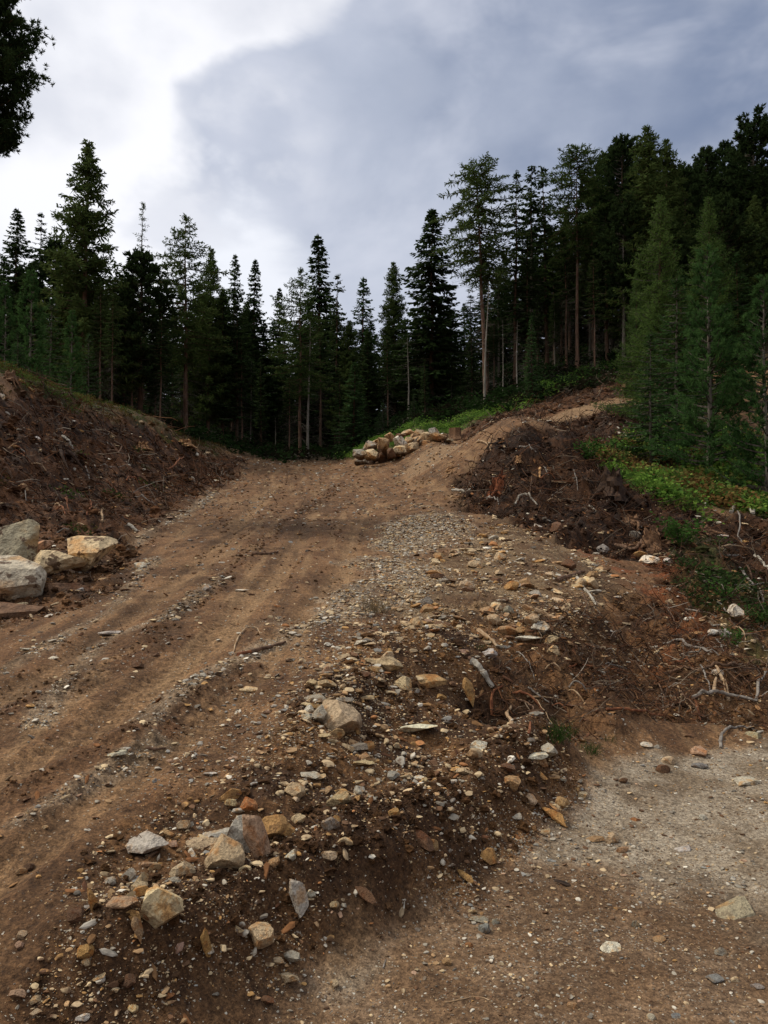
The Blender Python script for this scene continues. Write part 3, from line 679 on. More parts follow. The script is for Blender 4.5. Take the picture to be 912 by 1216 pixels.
def build_trees():
    for k, u, Y, vt, lab, wd in FOREST: plant(k, u, Y, vt, lab, wide=wd, lean=(-.035 if 'leaning' in lab else 0))
    plant('pine_near', -46, 16, 4, 'large dark stone pine overhanging from the west, only its crown edge in the sky', wide=1.0)
    # the rest of the forest: rows standing one behind the other
    SK = np.array([(-300,250),(0,292),(60,305),(150,320),(190,352),(250,325),(330,370),(400,362),(450,378),(500,368),(550,345),(600,292),(700,232),(760,200),(912,196),(1250,170)], float)
    rnd = random.Random(5); fr = []
    def lab_of(kind, u, row):
        where = ('on the rise above the west bank' if u < 190 else 'behind the road end' if u < 420 else 'behind the boulder pile' if u < 545 else 'above the dark track cut' if u < 730 else 'on the high hill behind near pines')
        deep = ['among front trunks', 'middle rows', 'rear rows'][min(2, row)]
        return f'{kind} {where}, {deep}'
    names = {'spruce': 'dark full spruce', 'spruce2': 'dark ragged spruce', 'narrow': 'slim dark spruce', 'narrow2': 'slim spruce with grey trunk', 'bare': 'spruce with bare reddish trunk', 'green': 'green bushy spruce', 'larch': 'open larch', 'larch2': 'olive larch', 'pine_dark': 'dark rounded pine', 'pine_dark2': 'high-crowned dark pine', 'pole': 'dead grey pole'}
    for row, (ya, yb, n, drop) in enumerate([(46, 54, 76, 75), (55, 64, 72, 30), (65, 76, 92, 12)]):
        for i in range(n):
            u = -260 + 1460 * (i + rnd.uniform(.1, .9)) / n; Y = rnd.uniform(ya, yb)
            if u < 190 and row == 0: Y = rnd.uniform(36, 46)
            if u > 730 and row == 0: Y = rnd.uniform(44, 54)
            vt = np.interp(u, SK[:, 0], SK[:, 1]) + abs(rnd.gauss(0, 1)) * drop * .7 + rnd.uniform(0, 16)
            if row == 0 and rnd.random() < .15: vt += 60
            pool = ['spruce', 'spruce2', 'narrow', 'narrow2', 'bare', 'larch2'] if u < 560 else ['narrow', 'narrow2', 'bare', 'spruce2', 'larch', 'narrow2'] if u < 730 else ['pine_dark', 'pine_dark2', 'spruce2', 'larch2']
            if row == 2: pool = ['spruce', 'spruce', 'green'] if u < 730 else ['spruce', 'pine_dark']
            if row == 0 and 190 < u < 740: pool = ['narrow2', 'bare', 'narrow', 'spruce2', 'pole']
            if u < 190 and row == 0: pool = ['green', 'spruce', 'larch2', 'bare']
            k = rnd.choice(pool)
            if k == 'pole': vt = max(vt, 380)
            plant(k, u, Y, vt, lab_of(names[k], u, row), wide=rnd.uniform(.95, 1.3))
build_trees()
for p in PROTO.values():
    if p['obj'] is not None and not p['used']: pass

# ------------------------------------------------------------------ stones
def ico(sub):
    t = (1 + 5 ** .5) / 2
    V = [(-1,t,0),(1,t,0),(-1,-t,0),(1,-t,0),(0,-1,t),(0,1,t),(0,-1,-t),(0,1,-t),(t,0,-1),(t,0,1),(-t,0,-1),(-t,0,1)]
    F = [(0,11,5),(0,5,1),(0,1,7),(0,7,10),(0,10,11),(1,5,9),(5,11,4),(11,10,2),(10,7,6),(7,1,8),(3,9,4),(3,4,2),(3,2,6),(3,6,8),(3,8,9),(4,9,5),(2,4,11),(6,2,10),(8,6,7),(9,8,1)]
    V = [np.array(v, float) / np.linalg.norm(v) for v in V]
    for _ in range(sub):
        c = {}; G = []
        def mid(a, b):
            k = (min(a, b), max(a, b))
            if k not in c: m = V[a] + V[b]; V.append(m / np.linalg.norm(m)); c[k] = len(V) - 1
            return c[k]
        for a, b, d in F:
            ab, bd, da = mid(a, b), mid(b, d), mid(d, a)
            G += [(a, ab, da), (b, bd, ab), (d, da, bd), (ab, bd, da)]
        F = G
    return np.array(V), np.array(F)
ICO = [ico(k) for k in range(5)]
def rock_shape(seed, sub=3, cuts=11, scale=(1, .75, .55), rough=.02, depth=(.55, .92)):
    """a boulder: a ball cut by planes, so that it has broken faces and edges"""
    rng = np.random.default_rng(seed); V = ICO[sub][0].copy(); F = ICO[sub][1]
    V *= 1 + .10 * np.sin(V @ rng.normal(size=3) * 2.3 + rng.uniform(0, 6))[:, None]
    for _ in range(cuts):
        n = nrm(rng.normal(size=3)); d = rng.uniform(*depth); k = V @ n - d
        V -= np.where(k > 0, k, 0)[:, None] * n
    V += nrm(V) * (fbm(V[:, 0] * 3 + V[:, 2], V[:, 1] * 3 - V[:, 2], 1.3, seed, 3) * rough * 2)[:, None]
    V *= np.array(scale); V -= (V.max(0) + V.min(0)) / 2; V /= (V[:, 0].max() - V[:, 0].min())
    return V, F
def mat_stone(name='stone', dirt=.45, bump=.05, nsc=3.0):
    m, N, b = principled(name, .82, .3)
    oi = N.add('ShaderNodeObjectInfo'); tc = N.add('ShaderNodeTexCoord').outputs['Object']
    sh = N.add('ShaderNodeVectorMath', operation='ADD', i_0=tc, i_1=N.add('ShaderNodeCombineXYZ', i_0=N.math('MULTIPLY', oi.outputs['Random'], 37.0), i_1=N.math('MULTIPLY', oi.outputs['Random'], 11.0)).outputs[0]).outputs[0]
    c = oi.outputs['Color']
    n1 = N.noise(sh, nsc, 5, .62); n2 = N.noise(sh, 14, 4, .65)
    c = N.mix(N.ss(n2, .3, .7), N.mix(1.0, c, (.68, .66, .62), 'MULTIPLY'), N.mix(1.0, c, (1.22, 1.2, 1.16), 'MULTIPLY'))
    st = N.mix(N.ss(N.noise(sh, 2.1, 4, .6), .50, .64), c, N.mix(1.0, c, (.95, .62, .33), 'MULTIPLY'))
    c = N.mix(.75, c, st)
    nz = N.add('ShaderNodeSeparateXYZ', i_0=tc).outputs[2]
    low = N.ss(N.math('ADD', nz, N.math('MULTIPLY', N.math('SUBTRACT', n1, .5), .7)), -.04, -.18)
    soil = N.math('MULTIPLY', N.math('MAXIMUM', low, N.ss(n1, .54, .60)), dirt)
    c = N.mix(soil, c, (.085, .042, .02))
    N.put(b.inputs['Base Color'], c)
    h = N.math('ADD', N.math('MULTIPLY', n2, .6), n1)
    bp = N.add('ShaderNodeBump', i_Height=h); bp.inputs['Distance'].default_value = bump; bp.inputs['Strength'].default_value = .7
    N.l.new(bp.outputs[0], b.inputs['Normal'])
    return m
STONE = mat_stone(); BOULDER = mat_stone('boulder_stone', .9, .12, 6.0)
SHAPES = {}
def shape(cls, i):
    k = (cls, i)
    if k not in SHAPES:
        sc, cuts, dp = {'block': ((1, .8, .68), 15, (.40, .74)), 'round': ((1, .85, .7), 12, (.60, .9)), 'slab': ((1, .72, .26), 14, (.40, .78)), 'long': ((1, .42, .34), 13, (.42, .8)), 'chip': ((1, .6, .4), 15, (.36, .72))}[cls]
        V, F = rock_shape(hash_(cls) + i * 17, 4, cuts, sc, .012, dp)
        me = new_mesh('stone_' + cls, V, [F], smooth=True); me.materials.append(STONE)
        me.set_sharp_from_angle(angle=R_(20))
        SHAPES[k] = me
    return SHAPES[k]
def hash_(s): return sum(ord(c) * (i + 3) for i, c in enumerate(s))
COL = {'white': (.72, .67, .55), 'cream': (.66, .51, .30), 'beige': (.52, .39, .23), 'tan': (.44, .28, .14), 'ochre': (.48, .275, .10), 'orange': (.44, .20, .075), 'brown': (.15, .08, .04),
       'grey': (.34, .305, .24), 'palegrey': (.52, .475, .385), 'darkgrey': (.20, .175, .14), 'bluegrey': (.27, .265, .24), 'pinkish': (.48, .31, .20), 'greenish': (.37, .325, .215), 'whitish': (.50, .44, .33)}
NAME = {'palegrey': 'pale grey', 'darkgrey': 'dark grey', 'bluegrey': 'blue-grey', 'greenish': 'greenish white', 'pinkish': 'pinkish'}
srng = random.Random(11)
def set_stone(cls, x, y, size, col, rz=None, tilt=.25, sink=.28, aspect=1.0, i=None, tx=None, z=None, name='stone'):
    me = shape(cls, srng.randrange(6) if i is None else i)
    o = link(name, me); zz = hz(x, y) if z is None else z
    th = {'block': .62, 'round': .68, 'slab': .26, 'long': .34, 'chip': .38}[cls]
    o.scale = (size, size * aspect, size * aspect ** .5)
    o.location = (x, y, zz + size * th * (.5 - sink) if z is None else zz)
    o.rotation_euler = ((tx if tx is not None else srng.uniform(-tilt, tilt)), srng.uniform(-tilt, tilt), srng.uniform(0, 6.28) if rz is None else rz)
    c = COL[col]; j = srng.uniform(.85, 1.12)
    o.color = (c[0] * j, c[1] * j * srng.uniform(.96, 1.03), c[2] * j * srng.uniform(.9, 1.08), 1)
    return o
def px2w(u, v):
    q = march(u, v, H, 1.5, 80)
    return q
SURVEY = {}
# (u, v, width in the photo, class, colour, label)
ST = [
 (460,789,33,'block','beige','largest beige angular stone high on the rubble mound'),(446,795,16,'chip','tan','tan chip touching the largest beige stone of the mound top'),
 (508,809,36,'long','tan','long tan stone lying beside the top beige stones of the mound'),(477,812,20,'block','cream','small cream stone between the long tan one and the mound top'),
 (405,850,42,'block','beige','big rounded beige stone in the middle of the grey stone cluster'),(377,829,27,'slab','grey','grey slab leaning at the top of the grey stone cluster'),
 (374,838,29,'slab','cream','cream slab under the grey slab in the stone cluster'),(377,850,22,'block','grey','grey block just west of the big rounded beige stone'),
 (408,830,21,'slab','palegrey','flat pale grey stone behind the big rounded beige stone'),(364,852,11,'round','white','small white stone at the west side of the grey cluster'),
 (497,864,38,'slab','white','bright white flat slab on the bare brown slope, brightest on the mound'),(420,887,32,'slab','darkgrey','smooth grey-brown slab below the big rounded beige stone'),
 (431,905,24,'slab','cream','cream flat stone just below the grey-brown slab'),(399,871,18,'block','tan','orange-tan block below the big rounded beige stone'),
 (383,874,17,'chip','beige','pale chip west of the orange-tan block'),(388,798,14,'block','pinkish','pinkish stone near the gravel edge above the cluster'),
 (550,774,14,'chip','pinkish','pinkish chip on the slope below the gravel spread'),(581,776,16,'round','white','round white stone alone on the slope below the gravel'),
 (602,749,23,'block','tan','tan block at the west end of the pale stone group'),(619,748,12,'round','tan','small tan stone next to the tan block of the pale group'),
 (629,758,26,'slab','white','white flat stone in the middle of the pale stone group'),(642,746,20,'round','palegrey','round pale grey stone on top of the pale group'),
 (656,760,14,'block','beige','beige stone at the east end of the pale stone group'),(657,773,15,'block','cream','cream stone below the pale stone group'),
 (557,833,17,'long','ochre','ochre stone standing at the rim above the root hollow'),(504,836,14,'chip','ochre','ochre chip below the long tan stone'),
 (636,898,24,'slab','white','white slab tipped at the lower edge of the slope'),(649,891,22,'block','palegrey','pale grey broken stone beside the tipped white slab'),
 (608,931,18,'round','tan','tan stone low on the mound flank near the lower road'),(552,915,18,'chip','cream','cream chip on the lower mound flank'),(602,912,18,'block','brown','brown soil-covered stone on the lower flank'),
 (350,939,21,'round','beige','round beige stone west of the bare dirt strip'),(402,950,25,'block','beige','angular beige stone in the middle of the lower mound'),(367,919,23,'slab','palegrey','flat pale stone below the grey-brown slab'),
 (370,811,14,'block','beige','beige stone at the top west side of the mound'),(435,828,18,'slab','beige','flat beige stone between the two top groups'),(388,811,20,'chip','beige','beige chip at the upper mound edge'),
 (189,1074,46,'block','cream','big cream rock with rusty stains, lowest large rock of the mound'),(167,1060,18,'round','ochre','ochre pebble touching the rust-stained cream rock'),
 (159,1087,19,'block','ochre','ochre cube-like stone beside the rust-stained cream rock'),(145,1072,27,'slab','pinkish','pinkish slab west of the rust-stained cream rock'),
 (110,1078,15,'long','ochre','upright ochre splinter west of the pinkish slab'),(90,1087,18,'round','brown','brown round stone at the foot of the upright ochre splinter'),
 (101,1130,16,'round','ochre','ochre stone on bare soil below the upright splinter'),(102,1142,10,'block','cream','cream chip touching the ochre stone on bare soil'),(51,1153,13,'long','ochre','narrow ochre stone low in the bare soil'),
 (21,1179,18,'chip','pinkish','orange-pink chip in the lowest corner of the soil'),(163,1114,15,'long','tan','brown upright stone below the rust-stained rock'),(245,1130,15,'long','ochre','ochre shard sticking up in the lower mound'),
 (154,1040,17,'round','grey','grey round stone above the rust-stained rock'),(131,1047,11,'round','palegrey','small pale pebble west of the grey round stone'),(172,999,50,'slab','palegrey','wide pale grey slab ridge on the lower west mound'),
 (170,1006,14,'round','cream','cream pebble resting against the wide grey slab ridge'),(198,989,20,'chip','tan','tan chip behind the wide grey slab ridge'),(205,1003,14,'block','pinkish','pinkish stone east of the wide grey slab ridge'),
 (241,1001,34,'slab','beige','long beige slab west of the grey wedge stone'),(183,1030,14,'block','tan','tan stone between grey round stone and beige one'),(217,1033,27,'block','beige','beige faceted stone south of the long beige slab'),
 (270,1012,40,'block','beige','upright grey-beige wedge stone in the lower cluster'),(296,989,40,'block','palegrey','pale grey angular stone behind the upright wedge'),(262,989,40,'slab','palegrey','pale grey slab running behind the upright wedge'),
 (303,1014,30,'long','pinkish','pinkish-tan long stone east of the upright wedge'),(296,955,18,'block','orange','orange block above the lower grey cluster'),(274,944,23,'block','ochre','ochre stone highest of the lower grey cluster'),
 (275,954,13,'round','cream','cream pebble under the ochre stone'),(281,962,16,'chip','palegrey','pale chip under the ochre stone'),(324,981,32,'round','ochre','big bright ochre stone east of the lower grey cluster'),
 (343,984,16,'block','ochre','small ochre block touching the big bright ochre stone'),(218,979,14,'round','beige','beige stone uphill of the long beige slab'),(309,1112,27,'round','beige','grey-beige round stone low in the mound'),
 (250,918,13,'slab','white','flat white stone at the road side of the mound'),(26,1035,11,'round','tan','tan pebble in the bare soil, western of a pair'),(35,1029,10,'round','brown','brown pebble in the bare soil, eastern of a pair'),
 (54,982,9,'chip','beige','beige chip alone on the soil track'),(26,1111,10,'round','beige','beige pebble above a pinkish one low on the track'),(23,1122,9,'round','pinkish','pinkish pebble below a beige one low on the track'),
 (136,1175,10,'chip','cream','cream chip near the bottom edge'),(158,1198,10,'round','cream','cream pebble almost at the bottom edge'),(200,1182,12,'chip','orange','orange chip near the bottom edge'),
 (354,1077,20,'long','palegrey','tall pale shard with rust edge standing at the mound foot'),(345,1016,13,'block','white','white block on the mound east of the ochre stones'),(389,1016,20,'chip','cream','cream triangular stone on the lower mound'),
 (412,998,19,'chip','cream','cream stone uphill of the triangular one'),(354,973,15,'block','cream','cream block above the big ochre stone'),(400,973,9,'block','ochre','small ochre block on the mid mound'),
 (393,979,19,'round','grey','grey-brown stone on the mid mound'),(468,966,12,'round','ochre','ochre pebble on the bare dirt strip'),(496,924,17,'slab','white','thin white slab on the clods below the bare dirt strip'),
 (579,1017,20,'block','ochre','ochre block at the mound foot, higher of two by the road'),(552,1041,21,'long','ochre','ochre wedge at the mound foot, lower of two by the road'),(500,997,32,'long','brown','brown soil-caked slab in the steep clod face'),
 (433,1060,30,'long','brown','brown slab sliding out of the clods at the foot'),(397,1074,10,'round','beige','beige pebble at the foot of the clods'),(369,1061,10,'block','white','white chip beside the tall pale shard'),
 (341,1160,26,'long','cream','oblong cream stone near the bottom of the mound'),(345,1136,22,'block','grey','grey block above the oblong cream stone'),(331,1141,11,'block','cream','cream chip west of the grey block'),
 (317,1188,15,'block','brown','brown-grey stone close to the bottom edge'),(397,1169,9,'round','cream','cream pebble east of the oblong cream stone'),(568,1091,20,'slab','grey','grey flat stone of the small heap on the lower road'),
 (575,1103,12,'round','bluegrey','blue-grey pebble of the small heap on the lower road'),(588,1094,9,'round','grey','grey pebble of the small heap on the lower road'),(560,1082,12,'chip','beige','beige chip of the small heap on the lower road'),
 (531,1143,9,'round','tan','tan pebble on the dirt beside the lower road'),(557,1122,8,'round','orange','orange pebble on the dirt beside the lower road'),
 (871,1079,48,'slab','greenish','big flat pale stone embedded in the lower road'),(727,995,21,'block','beige','beige stone, middle of three on the lower road'),(707,996,19,'slab','tan','flat tan stone, western of three on the lower road'),
 (739,1009,15,'chip','tan','tan chip, southern of three on the lower road'),(660,968,29,'long','ochre','long ochre stone lying slantwise at the road edge'),(667,953,13,'round','tan','tan stone just above the slantwise ochre one'),
 (692,945,10,'round','cream','cream stone at the road edge above the ochre one'),(662,958,11,'chip','cream','cream chip behind the slantwise ochre one'),(646,987,15,'slab','beige','beige flat stone at the toe of the mound'),
 (794,903,14,'round','cream','cream stone in the row along the slope foot'),(787,913,15,'round','brown','dark brown stone in the row along the slope foot'),(830,893,16,'round','pinkish','pinkish-cream stone at the slope foot'),
 (830,909,16,'slab','bluegrey','smooth blue-grey flat stone on the lower road edge'),(767,884,14,'slab','white','white stone at the slope foot'),(896,872,20,'slab','greenish','greenish white flat stone inside the curved root'),
 (740,927,9,'round','brown','brown pebble at the edge of the lower road'),(725,1125,22,'slab','white','flat white stone on the lower road'),(755,1098,10,'block','grey','grey block in the middle of the lower road'),
 (783,1115,14,'slab','tan','flat tan stone beside the grey block on the road'),(811,1008,17,'slab','palegrey','flat pale stone on the lower road, alone'),(755,973,12,'slab','orange','flat orange stone on the lower road'),
 (834,971,9,'round','palegrey','pale pebble on the upper part of the lower road'),(716,938,10,'slab','palegrey','flat pale pebble near the slope foot'),(856,1130,12,'round','grey','grey pebble below the big embedded stone'),
 (850,1162,17,'slab','bluegrey','flat blue-grey stone low on the road'),(873,1163,9,'round','cream','cream pebble east of the flat blue-grey stone'),(899,1171,14,'slab','grey','dark flat stone near the east edge of the road'),
 (680,1194,11,'round','tan','tan pebble near the bottom of the lower road'),(773,1207,9,'round','palegrey','pale pebble at the bottom of the lower road'),(802,1206,11,'slab','bluegrey','blue-grey flat pebble at the bottom of the lower road'),(885,928,24,'slab','palegrey','flat pale slab flush with the upper lower-road gravel'),
 (775,664,29,'long','white','white oblong stone below the stump with long roots'),(793,667,10,'round','white','round white stone beside the white oblong one'),(760,658,13,'block','ochre','ochre block beside the white oblong stone'),
 (716,652,13,'round','palegrey','pale round stone west of the rooted stump'),(824,752,21,'slab','tan','tan slab standing on the branchy slope'),(871,729,20,'block','palegrey','pale block on the east slope'),
 (846,740,11,'round','cream','cream stone, upper of two near the tan slab'),(846,751,11,'round','white','white stone, lower of two near the tan slab'),(860,752,12,'round','white','white pebble east of the pair by the tan slab'),
 (907,743,14,'round','palegrey','pale stone cut by the east frame edge'),(754,636,13,'round','grey','grey stone at the foot of the root heap'),(859,636,12,'slab','palegrey','pale chip on the bank above the stump'),(764,625,11,'slab','orange','orange wood-coloured chip stone by the heap foot'),
 (886,643,11,'chip','ochre','ochre chip on the meadow edge'),(732,708,10,'slab','white','white chip among sticks below the gravel'),(852,798,12,'round','palegrey','pale stone among the fallen branches'),
 (167,672,13,'round','white','pale round stone heading the gravel row near the boulders'),(63,781,11,'slab','white','white flat stone on the track below the boulders'),(33,771,13,'slab','palegrey','pale flat stone at the west track edge'),
 (26,718,13,'chip','cream','cream chip in front of the big white-grey boulder'),(96,700,10,'chip','bluegrey','pale blue shard in the soil by the boulders'),(130,751,22,'slab','palegrey','long pale flat stone starting the second gravel row'),
 (288,701,13,'slab','white','thin white stone lying on the open road'),(246,699,9,'block','palegrey','pale stone ending the second gravel row'),(163,790,13,'round','brown','brown earthy lump on the open track'),
 (140,894,20,'slab','palegrey','flat pale stone on the road at mid-height'),(297,819,20,'slab','cream','thin cream slab at the gravel edge of the road'),
 (3,471,11,'block','white','white rock high on the west bank at the frame edge'),(25,580,11,'block','tan','tan rock on the west bank'),(44,522,8,'block','white','white rock beside the dark stump on the west bank'),(255,571,8,'chip','white','white chip at the far foot of the west bank'),
 (133,519,6,'round','cream','cream pebble in the middle of the west bank'),(88,500,7,'chip','white','white chip below the bank crest'),(106,503,6,'chip','palegrey','pale chip high on the west bank'),
]
def place_stones():
    for u, v, wpx, cls, col, lab in ST:
        th = {'block': .62, 'round': .6, 'slab': .25, 'long': .34, 'chip': .38}[cls]
        q = px2w(u, v + wpx * th * .30)
        if q is None: continue
        x, y = q; size = wpx / FPX * math.hypot(y, 0) * 1.18
        up = 'upright' in lab or 'standing' in lab or 'sticking' in lab or 'tall' in lab
        o = set_stone(cls, x, y, size * (1.8 if up and cls == 'long' else 1), col, rz=srng.uniform(-.5, .5) + (math.pi if srng.random() < .5 else 0), tilt=.12, sink=.30 if not 'embedded' in lab else .46)
        if up and cls == 'long': o.rotation_euler = (.2, R_(72), srng.uniform(-.4, .4)); o.location.z += size * .5
        if 'slantwise' in lab or 'wedge at' in lab or 'slab in the steep' in lab or 'sliding' in lab: o.rotation_euler = (.2, R_(22), R_(-35))
        tag(o, lab, 'stone', 'loose stones')
place_stones()

def boulders():
    """four boulders beside the west bank, and the far pile; each mesh its own"""
    def one(seed, loc, size, rot, col, lab, grp, cuts=15, depth=(.40, .74), mat=BOULDER, sub=4):
        V, F = rock_shape(seed, sub, cuts, size, .02, depth)
        V = V * size[0]
        o = link('boulder', new_mesh('boulder', V, [F], smooth=True), mat); o.data.set_sharp_from_angle(angle=R_(18))
        o.location = loc; o.rotation_euler = rot; c = COL[col]; o.color = (*c, 1)
        return tag(o, lab, 'boulder', grp)
    g = 'boulders at the foot of the west bank'
    def at(u, v, Y): a, f, z = ray(u, v); return (a / f * Y, Y, CAM_H + z / f * Y)
    one(131, at(8, 690, 8.3), (.86, .62, .62), (.25, .45, .1), 'whitish', 'huge whitish grey boulder with ridged top, nearest by the west bank', g)
    one(102, at(12, 651, 9.4), (.72, .5, .72), (.1, .5, .5), 'greenish', 'grey-green boulder with ochre edge behind the huge whitish one', g)
    one(103, at(69, 668, 9.3), (.60, .50, .34), (.35, .32, .1), 'cream', 'ochre-yellow smooth boulder between the whitish and the brown-stained ones', g)
    one(104, at(104, 656, 9.7), (.66, .50, .36), (.40, .05, -.1), 'cream', 'cream boulder with brown soil stains, easternmost by the west bank', g)
    one(105, at(42, 652, 10.0), (.46, .35, .16), (.2, -.35, .1), 'pinkish', 'narrow brownish slab wedged behind the ochre boulder', g)
    one(106, at(72, 706, 8.5), (.60, .5, .30), (.1, .1, .3), 'brown', 'low brown soil-covered boulder in front of the ochre one', g)
    one(107, at(12, 728, 7.7), (.66, .5, .2), (.1, .1, .3), 'brown', 'flat earth-covered boulder at the frame edge below the whitish one', g)
    g = 'boulder pile at the track bend'
    P = [(428,540,19,'grey','dark grey boulder at the west end of the pile'),(442,541,15,'cream','low cream boulder next to the dark grey one'),(440,529,17,'palegrey','tilted pale grey boulder above the dark grey one'),
         (447,526,18,'beige','beige flat boulder on the west shoulder of the pile'),(455,531,23,'tan','big tan-orange boulder in the lower pile front'),(477,528,24,'white','big whitish squared boulder in the pile front'),
         (473,535,18,'cream','low cream boulder below the whitish squared one'),(462,519,16,'tan','tan rounded boulder on top of the pile'),(475,518,18,'brown','brown flat boulder on top of the pile'),
         (483,514,16,'beige','beige flat boulder crowning the pile'),(486,525,12,'beige','beige boulder east of the whitish squared one'),(492,520,11,'tan','tan boulder wedged in the pile middle'),
         (498,523,16,'tan','brown-orange tilted boulder east of the pile middle'),(497,515,14,'beige','small beige boulder high in the east part of the pile'),(506,518,13,'brown','brown boulder in the shadowy gap of the pile'),
         (515,515,14,'palegrey','pale boulder, highest of the east end'),(513,521,14,'cream','cream boulder in the east end front'),(525,518,14,'white','white flat boulder at the east end'),
         (528,523,18,'cream','long cream slab at the east foot of the pile'),(519,526,16,'cream','thin cream slab under the east end'),(490,531,13,'beige','beige block at the pile foot'),(506,528,12,'tan','small tan block at the east foot'),(465,539,12,'brown','small brown rock low in the pile front')]
    for i, (u, v, wp, col, lab) in enumerate(P):
        Y = 33.0 + (541 - v) * .10; s = wp / FPX * Y * 1.15
        base = at(u, v, Y); zg = hz(base[0], Y); z = base[2]
        flat = 'flat' in lab or 'slab' in lab
        one(200 + i, (base[0], Y, z), (s, s * .85, s * (.38 if flat else .78)), (srng.uniform(-.3, .3), srng.uniform(-.3, .3), srng.uniform(0, 3)), col, lab, g, sub=3)
    for i in range(16):                      # the stones inside and behind, that carry the top ones
        u = 432 + i * 6.4; Y = 34.3; x, _, _ = at(u, 530, Y); s = srng.uniform(.5, .8)
        one(300 + i, (x, Y + srng.uniform(-.2, .5), hz(x, Y) + .2), (s, s * .9, s * .8), (srng.uniform(-.3, .3), srng.uniform(-.3, .3), srng.uniform(0, 3)), srng.choice(['brown', 'tan', 'beige', 'grey']), 'dull boulder buried in the core of the pile', g, sub=3)
boulders()

# ------------------------------------------------------------------ scattered stones: the largest as things, the rest as gravel
def zone_label(z, i):
    for k, t in (('lower', 'on the lower road'), ('gravel', 'in the gravel spread at the track fork'), ('scree', 'in the rubble east of the gravel spread'), ('pocket', 'in the soil near the boulders'), ('mix', 'among branches on the east slope'), ('heap', 'on the root heap'), ('mound', 'on the rubble mound'), ('bank', 'on the west bank'), ('hill', 'on the dark cut slope'), ('wind', 'in a gravel row on the road')):
        if z[k][i] > .5: return t
    return 'on the brown road'
def scatter():
    rng = np.random.default_rng(3)
    n = 900000
    # candidates over the ground in front, thinned by zone
    y = 1.6 * np.exp(rng.uniform(0, math.log(46 / 1.6), n)); a = rng.uniform(-.72, .72, n); x = a * y      # area density ~ 1/y^2
    z = zones(x, y); pat = fbm(x, y, 1.3, 301, 4); pat2 = fbm(x, y, 6, 311, 3)
    far = y
    dens = .03 + .0 * x
    dens += .20 * z['lower'] * sstep(pat, -.3, .5) + .06 * z['lower'] + 1.7 * z['gravel'] * sstep(pat + .8 * pat2, -.6, .35) + .75 * z['scree'] * sstep(pat + .9 * pat2, -.35, .45) * (1 - z['gravel']) + .95 * z['mound'] * sstep(pat + .5 * pat2, -.6, .4) + .85 * z['wind'] * sstep(pat2, -.3, .2)
    dens += .04 * z['road'] * (y > 14) + .22 * z['mix'] * sstep(pat, -.2, .4) + .045 * (z['bank'] + z['heap']) * sstep(pat2, .0, .4) + .02 * z['hill'] + .10 * z['pocket'] + .08 * z['clod']
    q1 = poly([(560,740),(500,700),(400,720),(330,790),(200,880),(150,950),(230,1000),(330,940),(420,860),(500,800)])
    dens += .38 * sstep(sdf(q1, x, y), -.2, .25)
    q2 = poly([(690,650),(780,665),(830,720),(900,770),(912,690),(820,665)])
    dens += .20 * sstep(sdf(q2, x, y), -.2, .3)
    for k in ('green1', 'green2', 'green3', 'forest'): dens *= 1 - z[k]
    dens *= np.clip(y / 7, .10, 1.0) ** .55 * .55
    keep = rng.random(n) < dens
    x, y = x[keep], y[keep]; n = len(x); z = {k: v[keep] for k, v in z.items()}
    u = rng.random(n)
    pxs = .95 * (1 - u) ** -.54                                 # apparent size law: few large, many small
    cap = np.where(z['gravel'] > .5, 4, np.where(z['scree'] > .5, 11, np.where(z['lower'] > .5, 5, np.where(z['mound'] > .5, 10, 7))))
    size = np.minimum(pxs, cap) * y / 773.0 * 1.15
    size = np.clip(size, .005, .16 + .25 * (y > 14))
    size = np.where(z['road'] > .5, np.minimum(size, .045 + .003 * y), size)
    print('pebbles', n)
    zc = H(x, y)
    cols = np.array([COL[k] for k in ('white', 'cream', 'beige', 'tan', 'ochre', 'brown', 'grey', 'palegrey', 'darkgrey', 'bluegrey', 'orange', 'pinkish')])
    pr_m = np.array([.06, .17, .22, .16, .09, .12, .06, .06, .02, .01, .02, .01]); pr_g = np.array([.13, .14, .18, .09, .05, .06, .13, .14, .03, .03, .01, .01]); pr_r = np.array([.07, .08, .12, .09, .04, .16, .18, .10, .06, .07, .01, .02])
    grey = np.maximum(z['gravel'] * .8, z['wind']); w1 = grey[:, None] * pr_g + (np.maximum(z['lower'], z['road']) * (1 - grey))[:, None] * pr_r + ((1 - np.maximum(z['lower'], z['road'])).clip(0) * (1 - grey))[:, None] * pr_m
    cw = np.cumsum(w1 / w1.sum(1, keepdims=True), 1); ci = (rng.random(n)[:, None] > cw).sum(1).clip(0, 11)
    col = cols[ci] * rng.uniform(.6, 1.08, (n, 1)); col *= np.where(y < 4.2, .82, 1.0)[:, None] ** (pxs < 2.5)[:, None]
    app = size / y
    order = np.argsort(-app); nbig = 300 - 0
    nbig = max(0, 300 - len(ST) - 0)
    big = order[:nbig]; rest = order[nbig:]
    cn = ('white', 'cream', 'beige', 'tan', 'ochre', 'brown', 'grey', 'palegrey', 'darkgrey', 'bluegrey', 'orange', 'pinkish')
    for i in big:
        cls = srng.choice(['block', 'chip', 'slab', 'chip', 'round', 'long'])
        o = set_stone(cls, x[i], y[i], size[i] * 1.25, cn[ci[i]], tilt=.35, sink=.2, z=None)
        shp = {'block': 'blocky', 'chip': 'angular', 'slab': 'flat', 'round': 'rounded', 'long': 'oblong'}[cls]
        d = 'near' if y[i] < 4 else 'mid-distance' if y[i] < 8 else 'distant'
        tag(o, f'{d} {shp} {NAME.get(cn[ci[i]], cn[ci[i]])} stone {zone_label(z, i)}', 'stone', 'loose stones')
